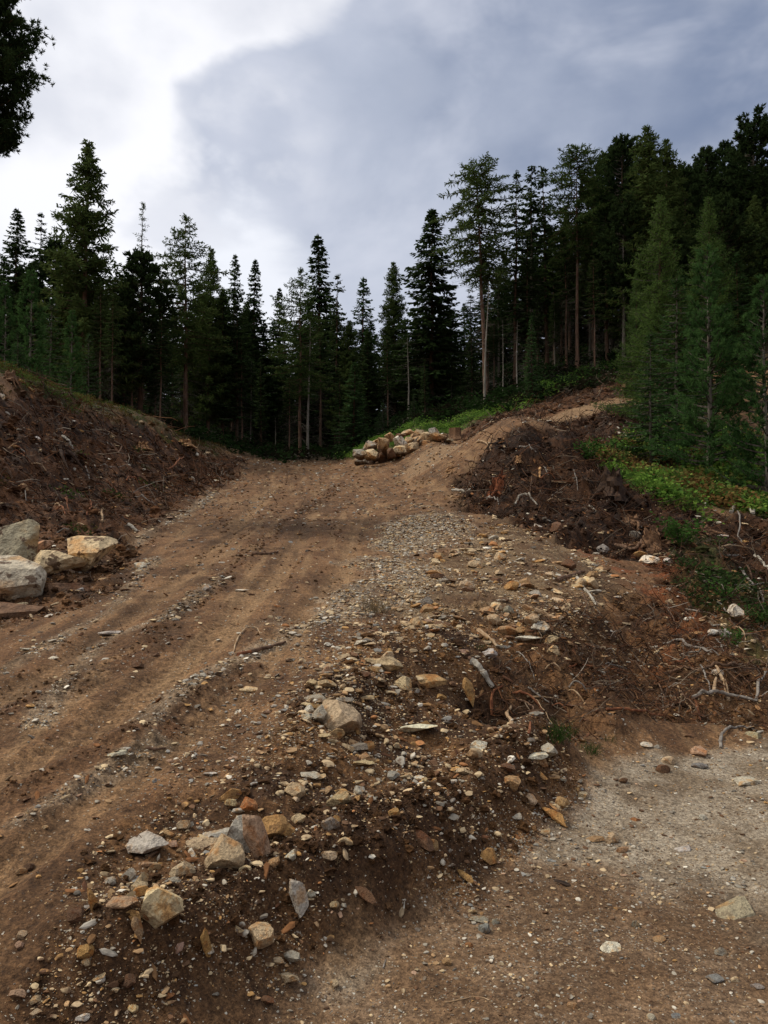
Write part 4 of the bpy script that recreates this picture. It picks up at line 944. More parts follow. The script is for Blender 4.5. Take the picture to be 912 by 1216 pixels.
    # gravel: one mesh of stones
    def bake(idx, sub, name, label):
        bank = [rock_shape(900 + k, sub, 10 if sub else 4, (1, srng.uniform(.45, .85), srng.uniform(.22, .6)), .0, (.34, .72)) for k in range(14)]
        Vs, Fs, Cs = [], [], []; off = 0
        which = rng.integers(0, 14, len(idx))
        for k in range(14):
            ii = idx[which == k]; m = len(ii)
            if not m: continue
            V, F = bank[k]
            an = rng.uniform(0, 6.28, m); tx = rng.normal(0, .3, m); c, s = np.cos(an), np.sin(an)
            P = V[None] * size[ii][:, None, None] * rng.uniform(.8, 1.2, (m, 1, 3))
            Y_ = P[..., 1] * np.cos(tx)[:, None] - P[..., 2] * np.sin(tx)[:, None]; Z_ = P[..., 1] * np.sin(tx)[:, None] + P[..., 2] * np.cos(tx)[:, None]
            X_ = P[..., 0] * c[:, None] - Y_ * s[:, None]; Y2 = P[..., 0] * s[:, None] + Y_ * c[:, None]
            Q = np.stack([X_ + x[ii][:, None], Y2 + y[ii][:, None], Z_ + zc[ii][:, None] + size[ii][:, None] * .10], -1)
            Vs.append(Q.reshape(-1, 3)); Fs.append((F[None] + (np.arange(m) * len(V))[:, None, None]).reshape(-1, 3) + off); off += m * len(V)
            Cs.append(np.repeat(col[ii], len(V), 0))
        me = new_mesh(name, np.concatenate(Vs), [np.concatenate(Fs)], cols={'tint': np.concatenate(Cs)})
        tag(link(name, me, GRAVEL), label, 'gravel', kind='stuff')
    mid = rest[app[rest] > 3.6 / 773]; small = rest[app[rest] <= 3.6 / 773]
    bake(mid, 1, 'pebbles', 'angular pebbles strewn over road, mound and slopes')
    bake(small, 0, 'gravel', 'fine loose gravel strewn over road, mound and slopes')
def mat_gravel():
    m, N, b = principled('gravel_stone', .85, .25)
    c = N.attr('tint', 'Color'); p = N.add('ShaderNodeNewGeometry').outputs['Position']
    n = N.noise(p, 60, 3, .6)
    N.put(b.inputs['Base Color'], N.mix(N.ss(N.noise(p, 22, 2), .5, .68), N.mix(1.0, c, N.mix(n, (.7, .68, .64), (1.3, 1.28, 1.25)), 'MULTIPLY'), (.10, .055, .028)))
    return m
GRAVEL = mat_gravel()
scatter()

# ------------------------------------------------------------------ earth clods (lumps of soil) on the broken ground
def clods():
    rng = np.random.default_rng(8)
    n = 420000
    y = 1.6 * np.exp(rng.uniform(0, math.log(48 / 1.6), n)); a = rng.uniform(-.72, .72, n); x = a * y
    z = zones(x, y); pat = fbm(x, y, 1.8, 401, 4); pat2 = fbm(x, y, 7, 411, 3)
    steep = poly([(430,1090),(560,1042),(640,985),(690,930),(640,900),(560,930),(500,930),(420,960),(360,1010),(200,1080),(120,1120),(200,1180),(300,1150)])
    rough = np.maximum.reduce([z['bank'], z['heap'], z['hill']])
    dens = .05 * z['mound'] + .10 * z['mound'] * sstep(pat, -.1, .4) + .22 * rough * sstep(pat, -.5, .3) + .20 * z['clod'] * sstep(pat2, -.2, .3) + .2 * z['pocket'] + .30 * sstep(sdf(steep, x, y), -.1, .2)
    dens += .012 * z['road'] * sstep(pat, .1, .4) + .04 * z['road'] * sstep(fbm(x * 4, y * .5, 1, 431, 3), .1, .4)
    keep = rng.random(n) < dens * np.clip(y / 7, .12, 1) ** .5
    x, y = x[keep], y[keep]; n = len(x); z = {k: v[keep] for k, v in z.items()}; zc = H(x, y)
    pxs = 1.5 * (1 - rng.random(n)) ** -.42
    size = (np.minimum(pxs, 11) * y / 773 * 1.2).clip(.008, .30)
    size = np.where(z['road'] > .4, np.minimum(size, .02 + .0022 * y), size)
    soil, _ = soil_colour(x, y, z)
    col = soil * rng.uniform(.55, 1.15, (n, 1)); print('clods', n)
    bank = []
    for k in range(10):
        V, F = ICO[1]; V = V * (1 + .35 * rng.normal(size=(len(V), 1)).clip(-1, 1)) * [1, rng.uniform(.6, 1), rng.uniform(.4, .8)]; bank.append((V * .5, F))
    Vs, Fs, Cs = [], [], []; off = 0; which = rng.integers(0, 10, n)
    for k in range(10):
        ii = np.where(which == k)[0]; m = len(ii); V, F = bank[k]
        an = rng.uniform(0, 6.28, m); c, s = np.cos(an)[:, None], np.sin(an)[:, None]
        P = V[None] * size[ii][:, None, None]
        Q = np.stack([P[..., 0] * c - P[..., 1] * s + x[ii][:, None], P[..., 0] * s + P[..., 1] * c + y[ii][:, None], P[..., 2] + zc[ii][:, None] + size[ii][:, None] * .08], -1)
        Vs.append(Q.reshape(-1, 3)); Fs.append((F[None] + (np.arange(m) * len(V))[:, None, None]).reshape(-1, 3) + off); off += m * len(V); Cs.append(np.repeat(col[ii], len(V), 0))
    m_, N, b = principled('soil_clod', .95, .1)
    c = N.attr('tint', 'Color'); p = N.add('ShaderNodeNewGeometry').outputs['Position']; nn = N.noise(p, 70, 3, .65)
    N.put(b.inputs['Base Color'], N.mix(1.0, c, N.mix(N.ss(nn, .3, .7), (.6, .6, .6), (1.4, 1.35, 1.3)), 'MULTIPLY'))
    bp = N.add('ShaderNodeBump', i_Height=nn); bp.inputs['Distance'].default_value = .012; N.l.new(bp.outputs[0], b.inputs['Normal'])
    tag(link('soil_clods', new_mesh('soil_clods', np.concatenate(Vs), [np.concatenate(Fs)], cols={'tint': np.concatenate(Cs)}), m_), 'dark crumbly clods of earth over the mound, banks and heap', 'soil clods', kind='stuff')
clods()

# ------------------------------------------------------------------ things spread over the ground: one mesh per mass
def bake_inst(name, bank, x, y, size, col, mat, label, cat, follow=1.0, tilt=.2, lift=0.0, seed=1, aniso=None, parent=None):
    rng = np.random.default_rng(seed); n = len(x); zc = H(x, y); e = .12 + .01 * np.abs(y)
    nx = -(H0(x + e, y) - H0(x - e, y)) / (2 * e) * follow + rng.normal(0, tilt, n)
    ny = -(H0(x, y + e) - H0(x, y - e)) / (2 * e) * follow + rng.normal(0, tilt, n)
    Nn = nrm(np.c_[nx, ny, np.ones(n)]); an = rng.uniform(0, 6.28, n)
    t = np.c_[np.cos(an), np.sin(an), np.zeros(n)]; t = nrm(t - Nn * (t * Nn).sum(1, keepdims=True)); b = np.cross(Nn, t)
    base = np.c_[x, y, zc + lift * size]
    Vs, Fs, Cs = [], {}, []; off = 0; which = rng.integers(0, len(bank), n)
    for k, (V, F) in enumerate(bank):
        ii = np.where(which == k)[0]; m = len(ii)
        if not m: continue
        P = V[None] * size[ii][:, None, None]
        Q = base[ii][:, None] + t[ii][:, None] * P[..., :1] + b[ii][:, None] * P[..., 1:2] + Nn[ii][:, None] * P[..., 2:]
        Vs.append(Q.reshape(-1, 3)); Fs.setdefault(F.shape[1], []).append((F[None] + (np.arange(m) * len(V))[:, None, None]).reshape(-1, F.shape[1]) + off)
        off += m * len(V); c = np.repeat(col[ii], len(V), 0)
        Cs.append(c * rng.uniform(.8, 1.2, (len(c), 1)))
    me = new_mesh(name, np.concatenate(Vs), [np.concatenate(v) for v in Fs.values()], cols={'tint': np.concatenate(Cs)})
    return tag(link(name, me, mat), label, cat, kind='stuff')
def mat_tint(name, rough=.9, fol=False):
    if fol:
        m = bpy.data.materials.new(name); m.use_nodes = True; N = NT(m.node_tree); N.n.clear(); o = N.add('ShaderNodeOutputMaterial')
        c = N.attr('tint', 'Color'); d = N.add('ShaderNodeBsdfDiffuse', i_Color=c); t = N.add('ShaderNodeBsdfTranslucent', i_Color=c)
        mx = N.add('ShaderNodeMixShader'); mx.inputs[0].default_value = .3
        N.l.new(d.outputs[0], mx.inputs[1]); N.l.new(t.outputs[0], mx.inputs[2]); N.l.new(mx.outputs[0], o.inputs[0]); return m
    m, N, b = principled(name, rough, .15)
    c = N.attr('tint', 'Color'); p = N.add('ShaderNodeNewGeometry').outputs['Position']; n = N.noise(p, 35, 3, .6)
    N.put(b.inputs['Base Color'], N.mix(1.0, c, N.mix(N.ss(n, .3, .7), (.7, .68, .66), (1.3, 1.3, 1.28)), 'MULTIPLY'))
    return m
WOODBITS = mat_tint('wood_debris'); LEAVES = mat_tint('undergrowth_leaves', fol=True)
def twig_bank(n, curl, rad, seed, seg=4, lift=.12):
    rng = np.random.default_rng(seed); out = []
    for _ in range(n):
        d = np.array([1., 0, 0]); P = [np.array([-.5, 0, 0.0])]
        for k in range(seg):
            d = nrm(d + rng.normal(size=3) * [curl, curl, curl * .6]); P.append(P[-1] + d / seg)
        P = np.array(P); P -= P.mean(0) * [1, 1, 0]; P[:, 2] += lift * rng.uniform(-.6, 1) * np.sin(np.linspace(0, 3.1, seg + 1)) 
        P[:, 2] += np.linspace(0, rng.uniform(0, .35), seg + 1)
        V, Q = tube(P, rad * np.linspace(1, .45, seg + 1) * rng.uniform(.7, 1.4), 3); out.append((V, Q))
    return out
def cand(n, ymax, seed, ymin=1.6, w=.74):
    rng = np.random.default_rng(seed)
    y = ymin * np.exp(rng.uniform(0, math.log(ymax / ymin), n)); x = rng.uniform(-w, w, n) * y
    return rng, x, y, zones(x, y)
def sel(m, x, y, z): return x[m], y[m], {k: v[m] for k, v in z.items()}
def debris():
    rng, x, y, z = cand(260000, 50, 21, 3.0)
    pat = fbm(x, y, 1.1, 501, 4)
    roots = poly([(560,790),(600,775),(700,730),(790,760),(900,780),(960,850),(850,862),(760,852),(690,868),(640,870),(585,845)])
    dr = sstep(sdf(roots, x, y), -.2, .3)
    dens = .34 * z['heap'] * sstep(pat, -.6, .2) + .26 * z['bank'] * sstep(pat, -.5, .2) + .22 * z['hill'] + .30 * dr + .06 * z['mix'] + .008 * z['mound'] + .002 * z['road'] + .06 * z['pocket'] + .04 * z['green2'] + .05 * z['green4']
    dens *= np.clip(y / 12, .25, 1)
    m = rng.random(len(x)) < dens; x, y, z = sel(m, x, y, z); n = len(x); print('twigs', n)
    far = np.clip(y / 10, .5, 2.6)
    size = rng.uniform(.10, .42, n) * far * np.where(z['bank'] + z['heap'] + z['hill'] > .4, 1, .7)
    pal = np.array([(.060, .030, .016), (.10, .045, .022), (.14, .062, .028), (.045, .028, .018), (.17, .13, .09), (.27, .23, .18), (.19, .095, .04)])
    ci = rng.choice(7, n, p=[.28, .22, .12, .21, .11, .03, .03]); col = pal[ci] * rng.uniform(.7, 1.2, (n, 1)) * (1 - .35 * z['heap'] * (1 - z['mix']))[:, None]
    bake_inst('twig_litter', twig_bank(14, .55, .016, 1) + twig_bank(6, .15, .018, 2), x, y, size, col, WOODBITS, 'tangled roots, twigs and bark shreds over the banks and the heap', 'twig litter', tilt=.3, lift=.06, seed=31)
    # wood chips and bark flakes
    rng, x, y, z = cand(120000, 46, 22, 2.0)
    dens = .10 * z['bank'] + .10 * z['heap'] + .08 * z['hill'] + .010 * z['mound'] + .003 * z['road'] + .03 * z['pocket']
    m = rng.random(len(x)) < dens; x, y, z = sel(m, x, y, z); n = len(x)
    size = rng.uniform(.5, 1.3, n) * (.045 + .0055 * y)
    pal = np.array([(.20, .09, .035), (.26, .14, .06), (.11, .05, .025), (.34, .25, .15), (.40, .36, .29)]); col = pal[rng.choice(5, n, p=[.38, .2, .27, .09, .06])] * rng.uniform(.7, 1.1, (n, 1))
    ch = []
    for k in range(6):
        V, F = rock_shape(1500 + k, 0, 3, (1, .35, .16), 0, (.5, .8)); ch.append((V, F))
    bake_inst('wood_chips', ch, x, y, size, col, WOODBITS, 'orange-brown wood chips and bark flakes on banks and heap', 'wood chips', tilt=.4, lift=.08, seed=32)
debris()

def leaf_bank(n, leaves, spread, hgt, lsz, seed, up=.6):
    rng = np.random.default_rng(seed); out = []
    for _ in range(n):
        P = np.c_[rng.normal(0, spread, leaves), rng.normal(0, spread, leaves), rng.uniform(.05, 1, leaves) * hgt * np.exp(-0 * rng.random(leaves))]
        D = nrm(np.c_[rng.normal(size=(leaves, 2)), rng.uniform(-.2, up, leaves)])
        V, Q = blades(P, D, rng.uniform(.7, 1.3, leaves) * lsz, lsz * .55, rng); out.append((V, Q))
    return out
def greenery():
    bush = leaf_bank(6, 46, .42, .62, .24, 1)
    def mass(name, key, n, ymin, ymax, dens, s0, s1, pal, label, seed, bank=bush, w=.9):
        rng, x, y, z = cand(n, ymax, seed, ymin, w); pat = fbm(x, y, .9, 600 + seed, 3)
        m = rng.random(len(x)) < dens * z[key] * sstep(pat, -.55, .1); x, y, z = sel(m, x, y, z); print(name, len(x))
        pat = fbm(x, y, .6, 700 + seed, 3); k = np.clip(.5 + pat + rng.normal(0, .2, len(x)), 0, .999) * len(pal)
        col = np.array(pal)[k.astype(int)] * rng.uniform(.75, 1.2, (len(x), 1))
        return bake_inst(name, bank, x, y, rng.uniform(s0, s1, len(x)), col, LEAVES, label, 'undergrowth', follow=.6, tilt=.15, seed=seed)
    g = [(.08, .16, .028), (.12, .22, .035), (.16, .26, .045), (.07, .13, .03)]
    mass('undergrowth', 'green2', 30000, 13, 30, .75, .30, .60, g + [(.18, .17, .05), (.17, .10, .035)], 'bright green bilberry cover on the meadow under the near pines', 41)
    mass('undergrowth', 'green1', 14000, 36, 56, .8, .28, .55, g, 'bright green ground plants along the foot of the forest above the dark cut', 42)
    mass('undergrowth', 'green3', 22000, 14, 44, .75, .14, .30, [(.06, .09, .022), (.09, .12, .03), (.12, .09, .03), (.09, .05, .02), (.07, .04, .02)], 'olive green bilberry fringe along the west bank crest', 43)
    mass('undergrowth', 'green4', 6000, 9, 17, .30, .18, .38, [(.03, .05, .016), (.045, .08, .02), (.07, .05, .02)], 'thin green weeds between roots on the east slope', 44)
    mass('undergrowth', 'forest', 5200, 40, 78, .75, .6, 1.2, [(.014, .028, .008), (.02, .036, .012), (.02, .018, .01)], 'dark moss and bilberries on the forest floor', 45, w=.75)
    mass('undergrowth', 'bank', 5000, 10, 34, .05, .18, .36, [(.05, .075, .02), (.06, .045, .018), (.08, .04, .018)], 'small brownish green weeds dotted over the west bank', 46)
greenery()

# ------------------------------------------------------------------ single plants
def leafmat(name, c1, c2): return mat_foliage(name, c1, c2, .35)
GRASS = leafmat('grass_blades', (.022, .045, .010), (.05, .085, .02)); SHRUB = leafmat('shrub_leaves', (.035, .085, .018), (.07, .13, .03)); DRY = leafmat('dry_grass', (.12, .085, .045), (.22, .17, .10))
def tuft(u, v, size, n, mat, lab, name='grass_tuft', cat='grass tuft', spread=.3, grp='small plants'):
    q = px2w(u, v)
    rng = np.random.default_rng(int(u * 7 + v)); x, y = q
    P = np.c_[rng.normal(0, spread * size, (n, 2)), np.zeros(n)]; D = nrm(np.c_[rng.normal(0, .55, (n, 2)), np.ones(n)])
    L = size * rng.uniform(.5, 1.1, n); mid = P + D * L[:, None] * .55; tip = mid + nrm(D + np.c_[rng.normal(0, .6, (n, 2)), -.4 * np.ones(n)]) * L[:, None] * .5
    S = nrm(np.cross(D, rng.normal(size=(n, 3)))) * size * .012
    V = np.stack([P - S, P + S, mid + S * .8, mid - S * .8, tip], 1).reshape(-1, 3); b = np.arange(n)[:, None] * 5
    me = new_mesh(name, V, [b + [0, 1, 2, 3], b + [3, 2, 4]], attrs={'tone': np.repeat(rng.random(n), 5)})
    o = link(name, me, mat); o.location = (x, y, hz(x, y) - .01); return tag(o, lab, cat, grp)
tuft(660, 876, .17, 130, GRASS, 'dark green grass clump at the foot of the root hollow'); tuft(684, 873, .12, 70, GRASS, 'short grass clump east of the dark green one'); tuft(700, 893, .12, 90, GRASS, 'low bright grass clump nearest the lower road')
tuft(725, 880, .08, 50, GRASS, 'tiny grass clump on the dirt above the lower road'); tuft(571, 771, .10, 40, GRASS, 'tiny green sprout on the brown slope')
tuft(444, 726, .22, 90, DRY, 'dry brown grass tuft at the edge of the upper gravel')
tuft(395, 1018, .09, 20, DRY, 'small dry tuft between stones of the mound')
def shrub(u, v, size, n, lab, mat=SHRUB):
    x, y = px2w(u, v); rng = np.random.default_rng(int(u + v * 3))
    root = bpy.data.objects.new('shrub', None); scn.collection.objects.link(root); root.location = (x, y, hz(x, y) - .02); tag(root, lab, 'shrub', 'small shrubs')
    A = Acc(); B = Acc()
    for k in range(9):
        az = rng.uniform(0, 6.28); s = np.linspace(0, 1, 5); ln = size * rng.uniform(.6, 1.1)
        P = np.c_[np.cos(az) * s * ln * .55, np.sin(az) * s * ln * .55, s * ln * (1 - .25 * s)]; V, Q = tube(P, .006 * (1.2 - s), 3); A.add(V, Q)
        ts = rng.uniform(.25, 1, n // 9); p = np.stack([np.interp(ts, s, P[:, i]) for i in range(3)], 1) + rng.normal(0, size * .07, (len(ts), 3))
        V, Q = blades(p, np.c_[rng.normal(size=(len(ts), 2)), rng.uniform(-.1, .8, len(ts))], size * .11, size * .06, rng); B.add(V, Q, a=np.repeat(rng.random(len(ts)), 4))
    link('stem', A.mesh('stem'), TWIG, root); link('foliage', B.mesh('foliage', attr='tone'), mat, root)
shrub(808, 652, .75, 520, 'green leafy shrub growing beside the rooted stump'); shrub(870, 770, .35, 240, 'bright green weed on the east slope near the fallen branches'); shrub(905, 748, .4, 240, 'green weed at the east frame edge above the branches')
shrub(700, 548, .8, 420, 'bright green bush at the west corner of the meadow'); shrub(745, 552, .9, 420, 'bright green bush in front of the slender spruce'); shrub(830, 562, .8, 380, 'pale green bush at the foot of the near stone pine')
shrub(862, 715, .45, 200, 'olive weed among the pale stones of the east slope'); shrub(800, 538, 1.1, 400, 'leafy bush in the dark gap under the near trees')

# ------------------------------------------------------------------ sticks, roots and planks
def mat_wood(name, c1, c2):
    m, N, b = principled(name, .85, .2); tc = N.add('ShaderNodeTexCoord').outputs['Object']
    n = N.noise(tc, 22, 4, .6); N.put(b.inputs['Base Color'], N.mix(N.ss(n, .35, .65), c1, c2))
    bp = N.add('ShaderNodeBump', i_Height=n); bp.inputs['Distance'].default_value = .01; N.l.new(bp.outputs[0], b.inputs['Normal']); return m
WOOD = {'pale': mat_wood('bleached_wood', (.24, .21, .16), (.46, .42, .34)), 'tan': mat_wood('peeled_wood', (.26, .16, .08), (.42, .30, .18)), 'brown': mat_wood('brown_wood', (.08, .045, .025), (.17, .10, .06)),
        'red': mat_wood('red_root', (.13, .045, .02), (.26, .105, .045)), 'grey': mat_wood('grey_wood', (.15, .125, .10), (.27, .24, .20)), 'orange': mat_wood('fresh_wood', (.38, .19, .07), (.60, .36, .16))}
def stick(pts, wpx, mat, lab, name='stick', cat='stick', lift=.5, arch=0.0):
    W = []
    for (u, v) in pts:
        q = px2w(u, v)
        if q is not None: W.append((q[0], q[1], hz(*q)))
    W = np.array(W); Y = W[:, 1].mean(); r = wpx / FPX * Y * .5
    t = np.linspace(0, 1, max(9, 5 * len(W))); k = np.linspace(0, 1, len(W))
    P = np.stack([np.interp(t, k, W[:, i]) for i in range(3)], 1)
    if len(W) > 2:
        for _ in range(4): P[1:-1] = (P[:-2] + 2 * P[1:-1] + P[2:]) / 4
    rnd = np.random.default_rng(int(pts[0][0] * 3 + pts[0][1])); L = np.linalg.norm(P[-1] - P[0])
    wv = np.cumsum(rnd.normal(size=(len(t), 3)), 0) * L * .0045; wv -= wv[0] + (wv[-1] - wv[0]) * t[:, None]; P += wv
    g = H(P[:, 0], P[:, 1]); P[:, 2] = np.maximum(P[:, 2], g) + r * lift + arch * np.sin(t * math.pi)
    rad = r * (1 - .45 * t) * (1 + .12 * np.sin(t * 19 + wpx)); V, Q = tube(P, rad, 7)
    c0, c1 = len(V), len(V) + 1; V = np.r_[V, [P[0]], [P[-1]]]; n = len(t)
    T_ = [(c0, (i + 1) % 7, i) for i in range(7)] + [(c1, (n - 1) * 7 + i, (n - 1) * 7 + (i + 1) % 7) for i in range(7)]
    o0 = P.mean(0); me = new_mesh(name, V - o0, [Q, T_], smooth=True); me.set_sharp_from_angle(angle=R_(50))
    o = link(name, me, WOOD[mat]); o.location = o0; return tag(o, lab, cat, 'sticks and roots on the ground')
S_ = stick
S_([(685,686),(697,703),(709,720)], 4.5, 'pale', 'straight white stick on the slope below the gravel'); S_([(662,691),(680,685),(694,680)], 6, 'brown', 'short brown log at the upper end of the white stick')
S_([(634,727),(650,732),(666,738)], 7, 'tan', 'short tan log above the pale stone group', 'log', 'log'); S_([(692,729),(706,742)], 3, 'grey', 'thin grey stick below the white one')
S_([(568,750),(578,757),(591,769)], 6, 'tan', 'pale peeled root piece on the brown slope'); S_([(560,788),(573,802),(585,819)], 9, 'pale', 'broad pale plank splinter pointing at the root hollow', 'plank', 'plank', lift=.8)
S_([(557,782),(572,801)], 5, 'brown', 'brown stick under the broad pale plank splinter')
S_([(584,850),(583,836),(587,826),(597,816)], 4, 'red', 'reddish curved root at the west rim of the hollow', 'root', 'root', arch=.04); S_([(608,824),(624,829),(636,838),(645,848)], 3.5, 'red', 'orange-brown root crossing the hollow', 'root', 'root', arch=.04)
S_([(612,830),(628,842),(640,856)], 2.5, 'brown', 'thin brown root below the orange-brown one', 'root', 'root', arch=.03); S_([(606,868),(604,852),(608,840)], 5, 'tan', 'tan root stub hanging in the hollow', 'root', 'root', arch=.02); S_([(628,873),(630,858)], 4, 'red', 'short red root stub at the east rim of the hollow', 'root', 'root')
S_([(720,843),(743,845),(753,850),(776,853),(797,852)], 3.5, 'red', 'long reddish root near the slope foot', 'root', 'root', arch=.02)
S_([(822,830),(865,832),(899,833)], 5, 'grey', 'longest horizontal grey branch on the lower slope', 'branch', 'branch', arch=.04); S_([(865,834),(858,815),(850,792)], 5, 'tan', 'steep tan branch standing on the long grey one', 'branch', 'branch', arch=.06)
S_([(848,826),(851,806)], 4.5, 'tan', 'short orange-tan branch beside the steep one', 'branch', 'branch', arch=.04); S_([(898,832),(904,815),(911,798)], 3.5, 'grey', 'grey branch rising to the east frame edge', 'branch', 'branch', arch=.05)
S_([(826,833),(828,845),(832,857)], 3.5, 'red', 'red-brown branch hanging below the long grey one', 'branch', 'branch'); S_([(832,790),(838,808),(844,825)], 2.5, 'grey', 'thin grey twig leaning on the branch heap', 'branch', 'branch', arch=.04)
S_([(835,796),(870,799),(905,796)], 4, 'brown', 'brown branch lying above the long grey one', 'branch', 'branch', arch=.03); S_([(790,800),(815,797),(846,802)], 3.5, 'brown', 'brown branch west of the branch heap', 'branch', 'branch', arch=.02)
S_([(788,765),(815,768),(845,776)], 4, 'grey', 'grey-brown branch on the upper branchy slope', 'branch', 'branch', arch=.02); S_([(760,742),(775,735),(800,740)], 2.5, 'brown', 'thin brown stick on the upper branchy slope')
S_([(856,889),(856,877),(866,869),(880,867),(897,868)], 4, 'grey', 'curved grey root hooked round a greenish stone by the road', 'root', 'root', arch=.01)
S_([(878,675),(892,695),(907,717)], 3.5, 'grey', 'grey stick leaning on the east bank'); S_([(896,660),(904,668),(914,678)], 4, 'pale', 'pale stick at the east frame edge'); S_([(846,707),(850,730)], 2.5, 'tan', 'thin upright stick among the pale stones'); S_([(700,738),(690,700)], 2, 'brown', 'thin dark twig beside the white stick')
S_([(730,648),(748,655),(762,652),(770,640)], 5, 'brown', 'dark forked root reaching west from the stump', 'root', 'root', arch=.02)
S_([(868,610),(876,598),(886,600),(893,610)], 5, 'pale', 'bleached twisted root on the meadow edge', 'root', 'root', arch=.06); S_([(840,596),(836,606)], 3, 'pale', 'short bleached snag west of the twisted root', 'root', 'root', arch=.04)
S_([(886,592),(896,600),(895,612)], 6, 'pale', 'thick bleached snag east of the twisted root', 'root', 'root', arch=.06)
S_([(611,600),(622,590),(629,592),(638,601)], 3, 'pale', 'bent grey branch on the front of the root heap', 'branch', 'branch', arch=.06); S_([(641,556),(641,568)], 3.5, 'orange', 'orange splinter in the middle of the root heap', 'splinter', 'splinter'); S_([(537,583),(552,586),(563,581)], 4, 'pale', 'pale flat wood splinter at the west foot of the heap', 'splinter', 'splinter')
S_([(574,598),(582,594),(590,588)], 4, 'pale', 'pale root tip beside the torn red stump', 'root', 'root'); S_([(700,600),(708,607)], 3, 'pale', 'small pale twig on the east flank of the heap'); S_([(632,566),(629,590)], 2, 'brown', 'thin root hanging on the heap middle', 'root', 'root'); S_([(655,573),(672,574)], 2, 'tan', 'thin pale twig across the heap')
S_([(299,658),(315,659),(330,656)], 4, 'brown', 'dark stick lying alone across the upper road'); S_([(282,779),(297,775),(312,771)], 5, 'red', 'reddish stick at the gravel edge of the road'); S_([(298,775),(320,770),(339,763)], 5, 'brown', 'brown stick east of the reddish one on the road edge'); S_([(276,778),(282,762),(291,748),(305,746),(309,753)], 2, 'tan', 'curled thin root over the reddish stick', 'root', 'root', arch=.01)
S_([(173,890),(184,891),(196,889)], 4.5, 'brown', 'dark short stick on the lower part of the soil road'); S_([(152,624),(163,632)], 5, 'pale', 'white bark piece on the dirt below the west bank', 'splinter', 'splinter'); S_([(121,620),(122,612),(126,607)], 3, 'tan', 'curved pale root tip at the foot of the west bank', 'root', 'root', arch=.04)
S_([(23,453),(31,458),(41,466)], 4, 'orange', 'orange-brown log on the west bank crest', 'log', 'log'); S_([(74,519),(80,525),(87,534)], 4, 'pale', 'pale broken branch beside the dark stump', 'branch', 'branch', arch=.04); S_([(5,556),(12,562),(15,570)], 5, 'brown', 'brown log end sticking from the west bank', 'log', 'log')
S_([(528,1191),(548,1187),(567,1183),(581,1188)], 2, 'tan', 'thin dry twig on the dirt near the bottom edge'); S_([(102,554),(107,575),(104,588)], 2, 'grey', 'thin grey root on the west bank', 'root', 'root'); S_([(66,600),(75,604)], 3, 'tan', 'thin pale root low on the west bank', 'root', 'root')
S_([(110,598),(103,612)], 2.5, 'red', 'red root tip near the foot of the west bank', 'root', 'root', arch=.04); S_([(700,536),(718,530)], 4, 'pale', 'pale splintered wood on the slope behind the heap', 'splinter', 'splinter'); S_([(735,515),(742,522),(752,520)], 3, 'pale', 'bleached root under the slender spruce', 'root', 'root', arch=.06)
S_([(455,1150),(458,1140)], 2, 'grey', 'tiny splinter at the road edge of the mound', 'splinter', 'splinter'); S_([(479,1083),(481,1068)], 2, 'pale', 'white thin stalk at the mound foot', 'splinter', 'splinter')
def bark():
    x, y = px2w(667, 1051); V, F = rock_shape(777, 3, 13, (1, .34, .14), .03, (.4, .75)); V = V * .085
    me = new_mesh('bark_piece', V, [F], smooth=True); me.set_sharp_from_angle(angle=R_(24)); o = link('bark_piece', me, mat_wood('dark_bark', (.018, .012, .008), (.05, .03, .018)))
    o.location = (x, y, hz(x, y) + .012); o.rotation_euler = (.1, .05, R_(-28)); tag(o, 'black piece of bark lying on the lower road', 'bark')
bark()

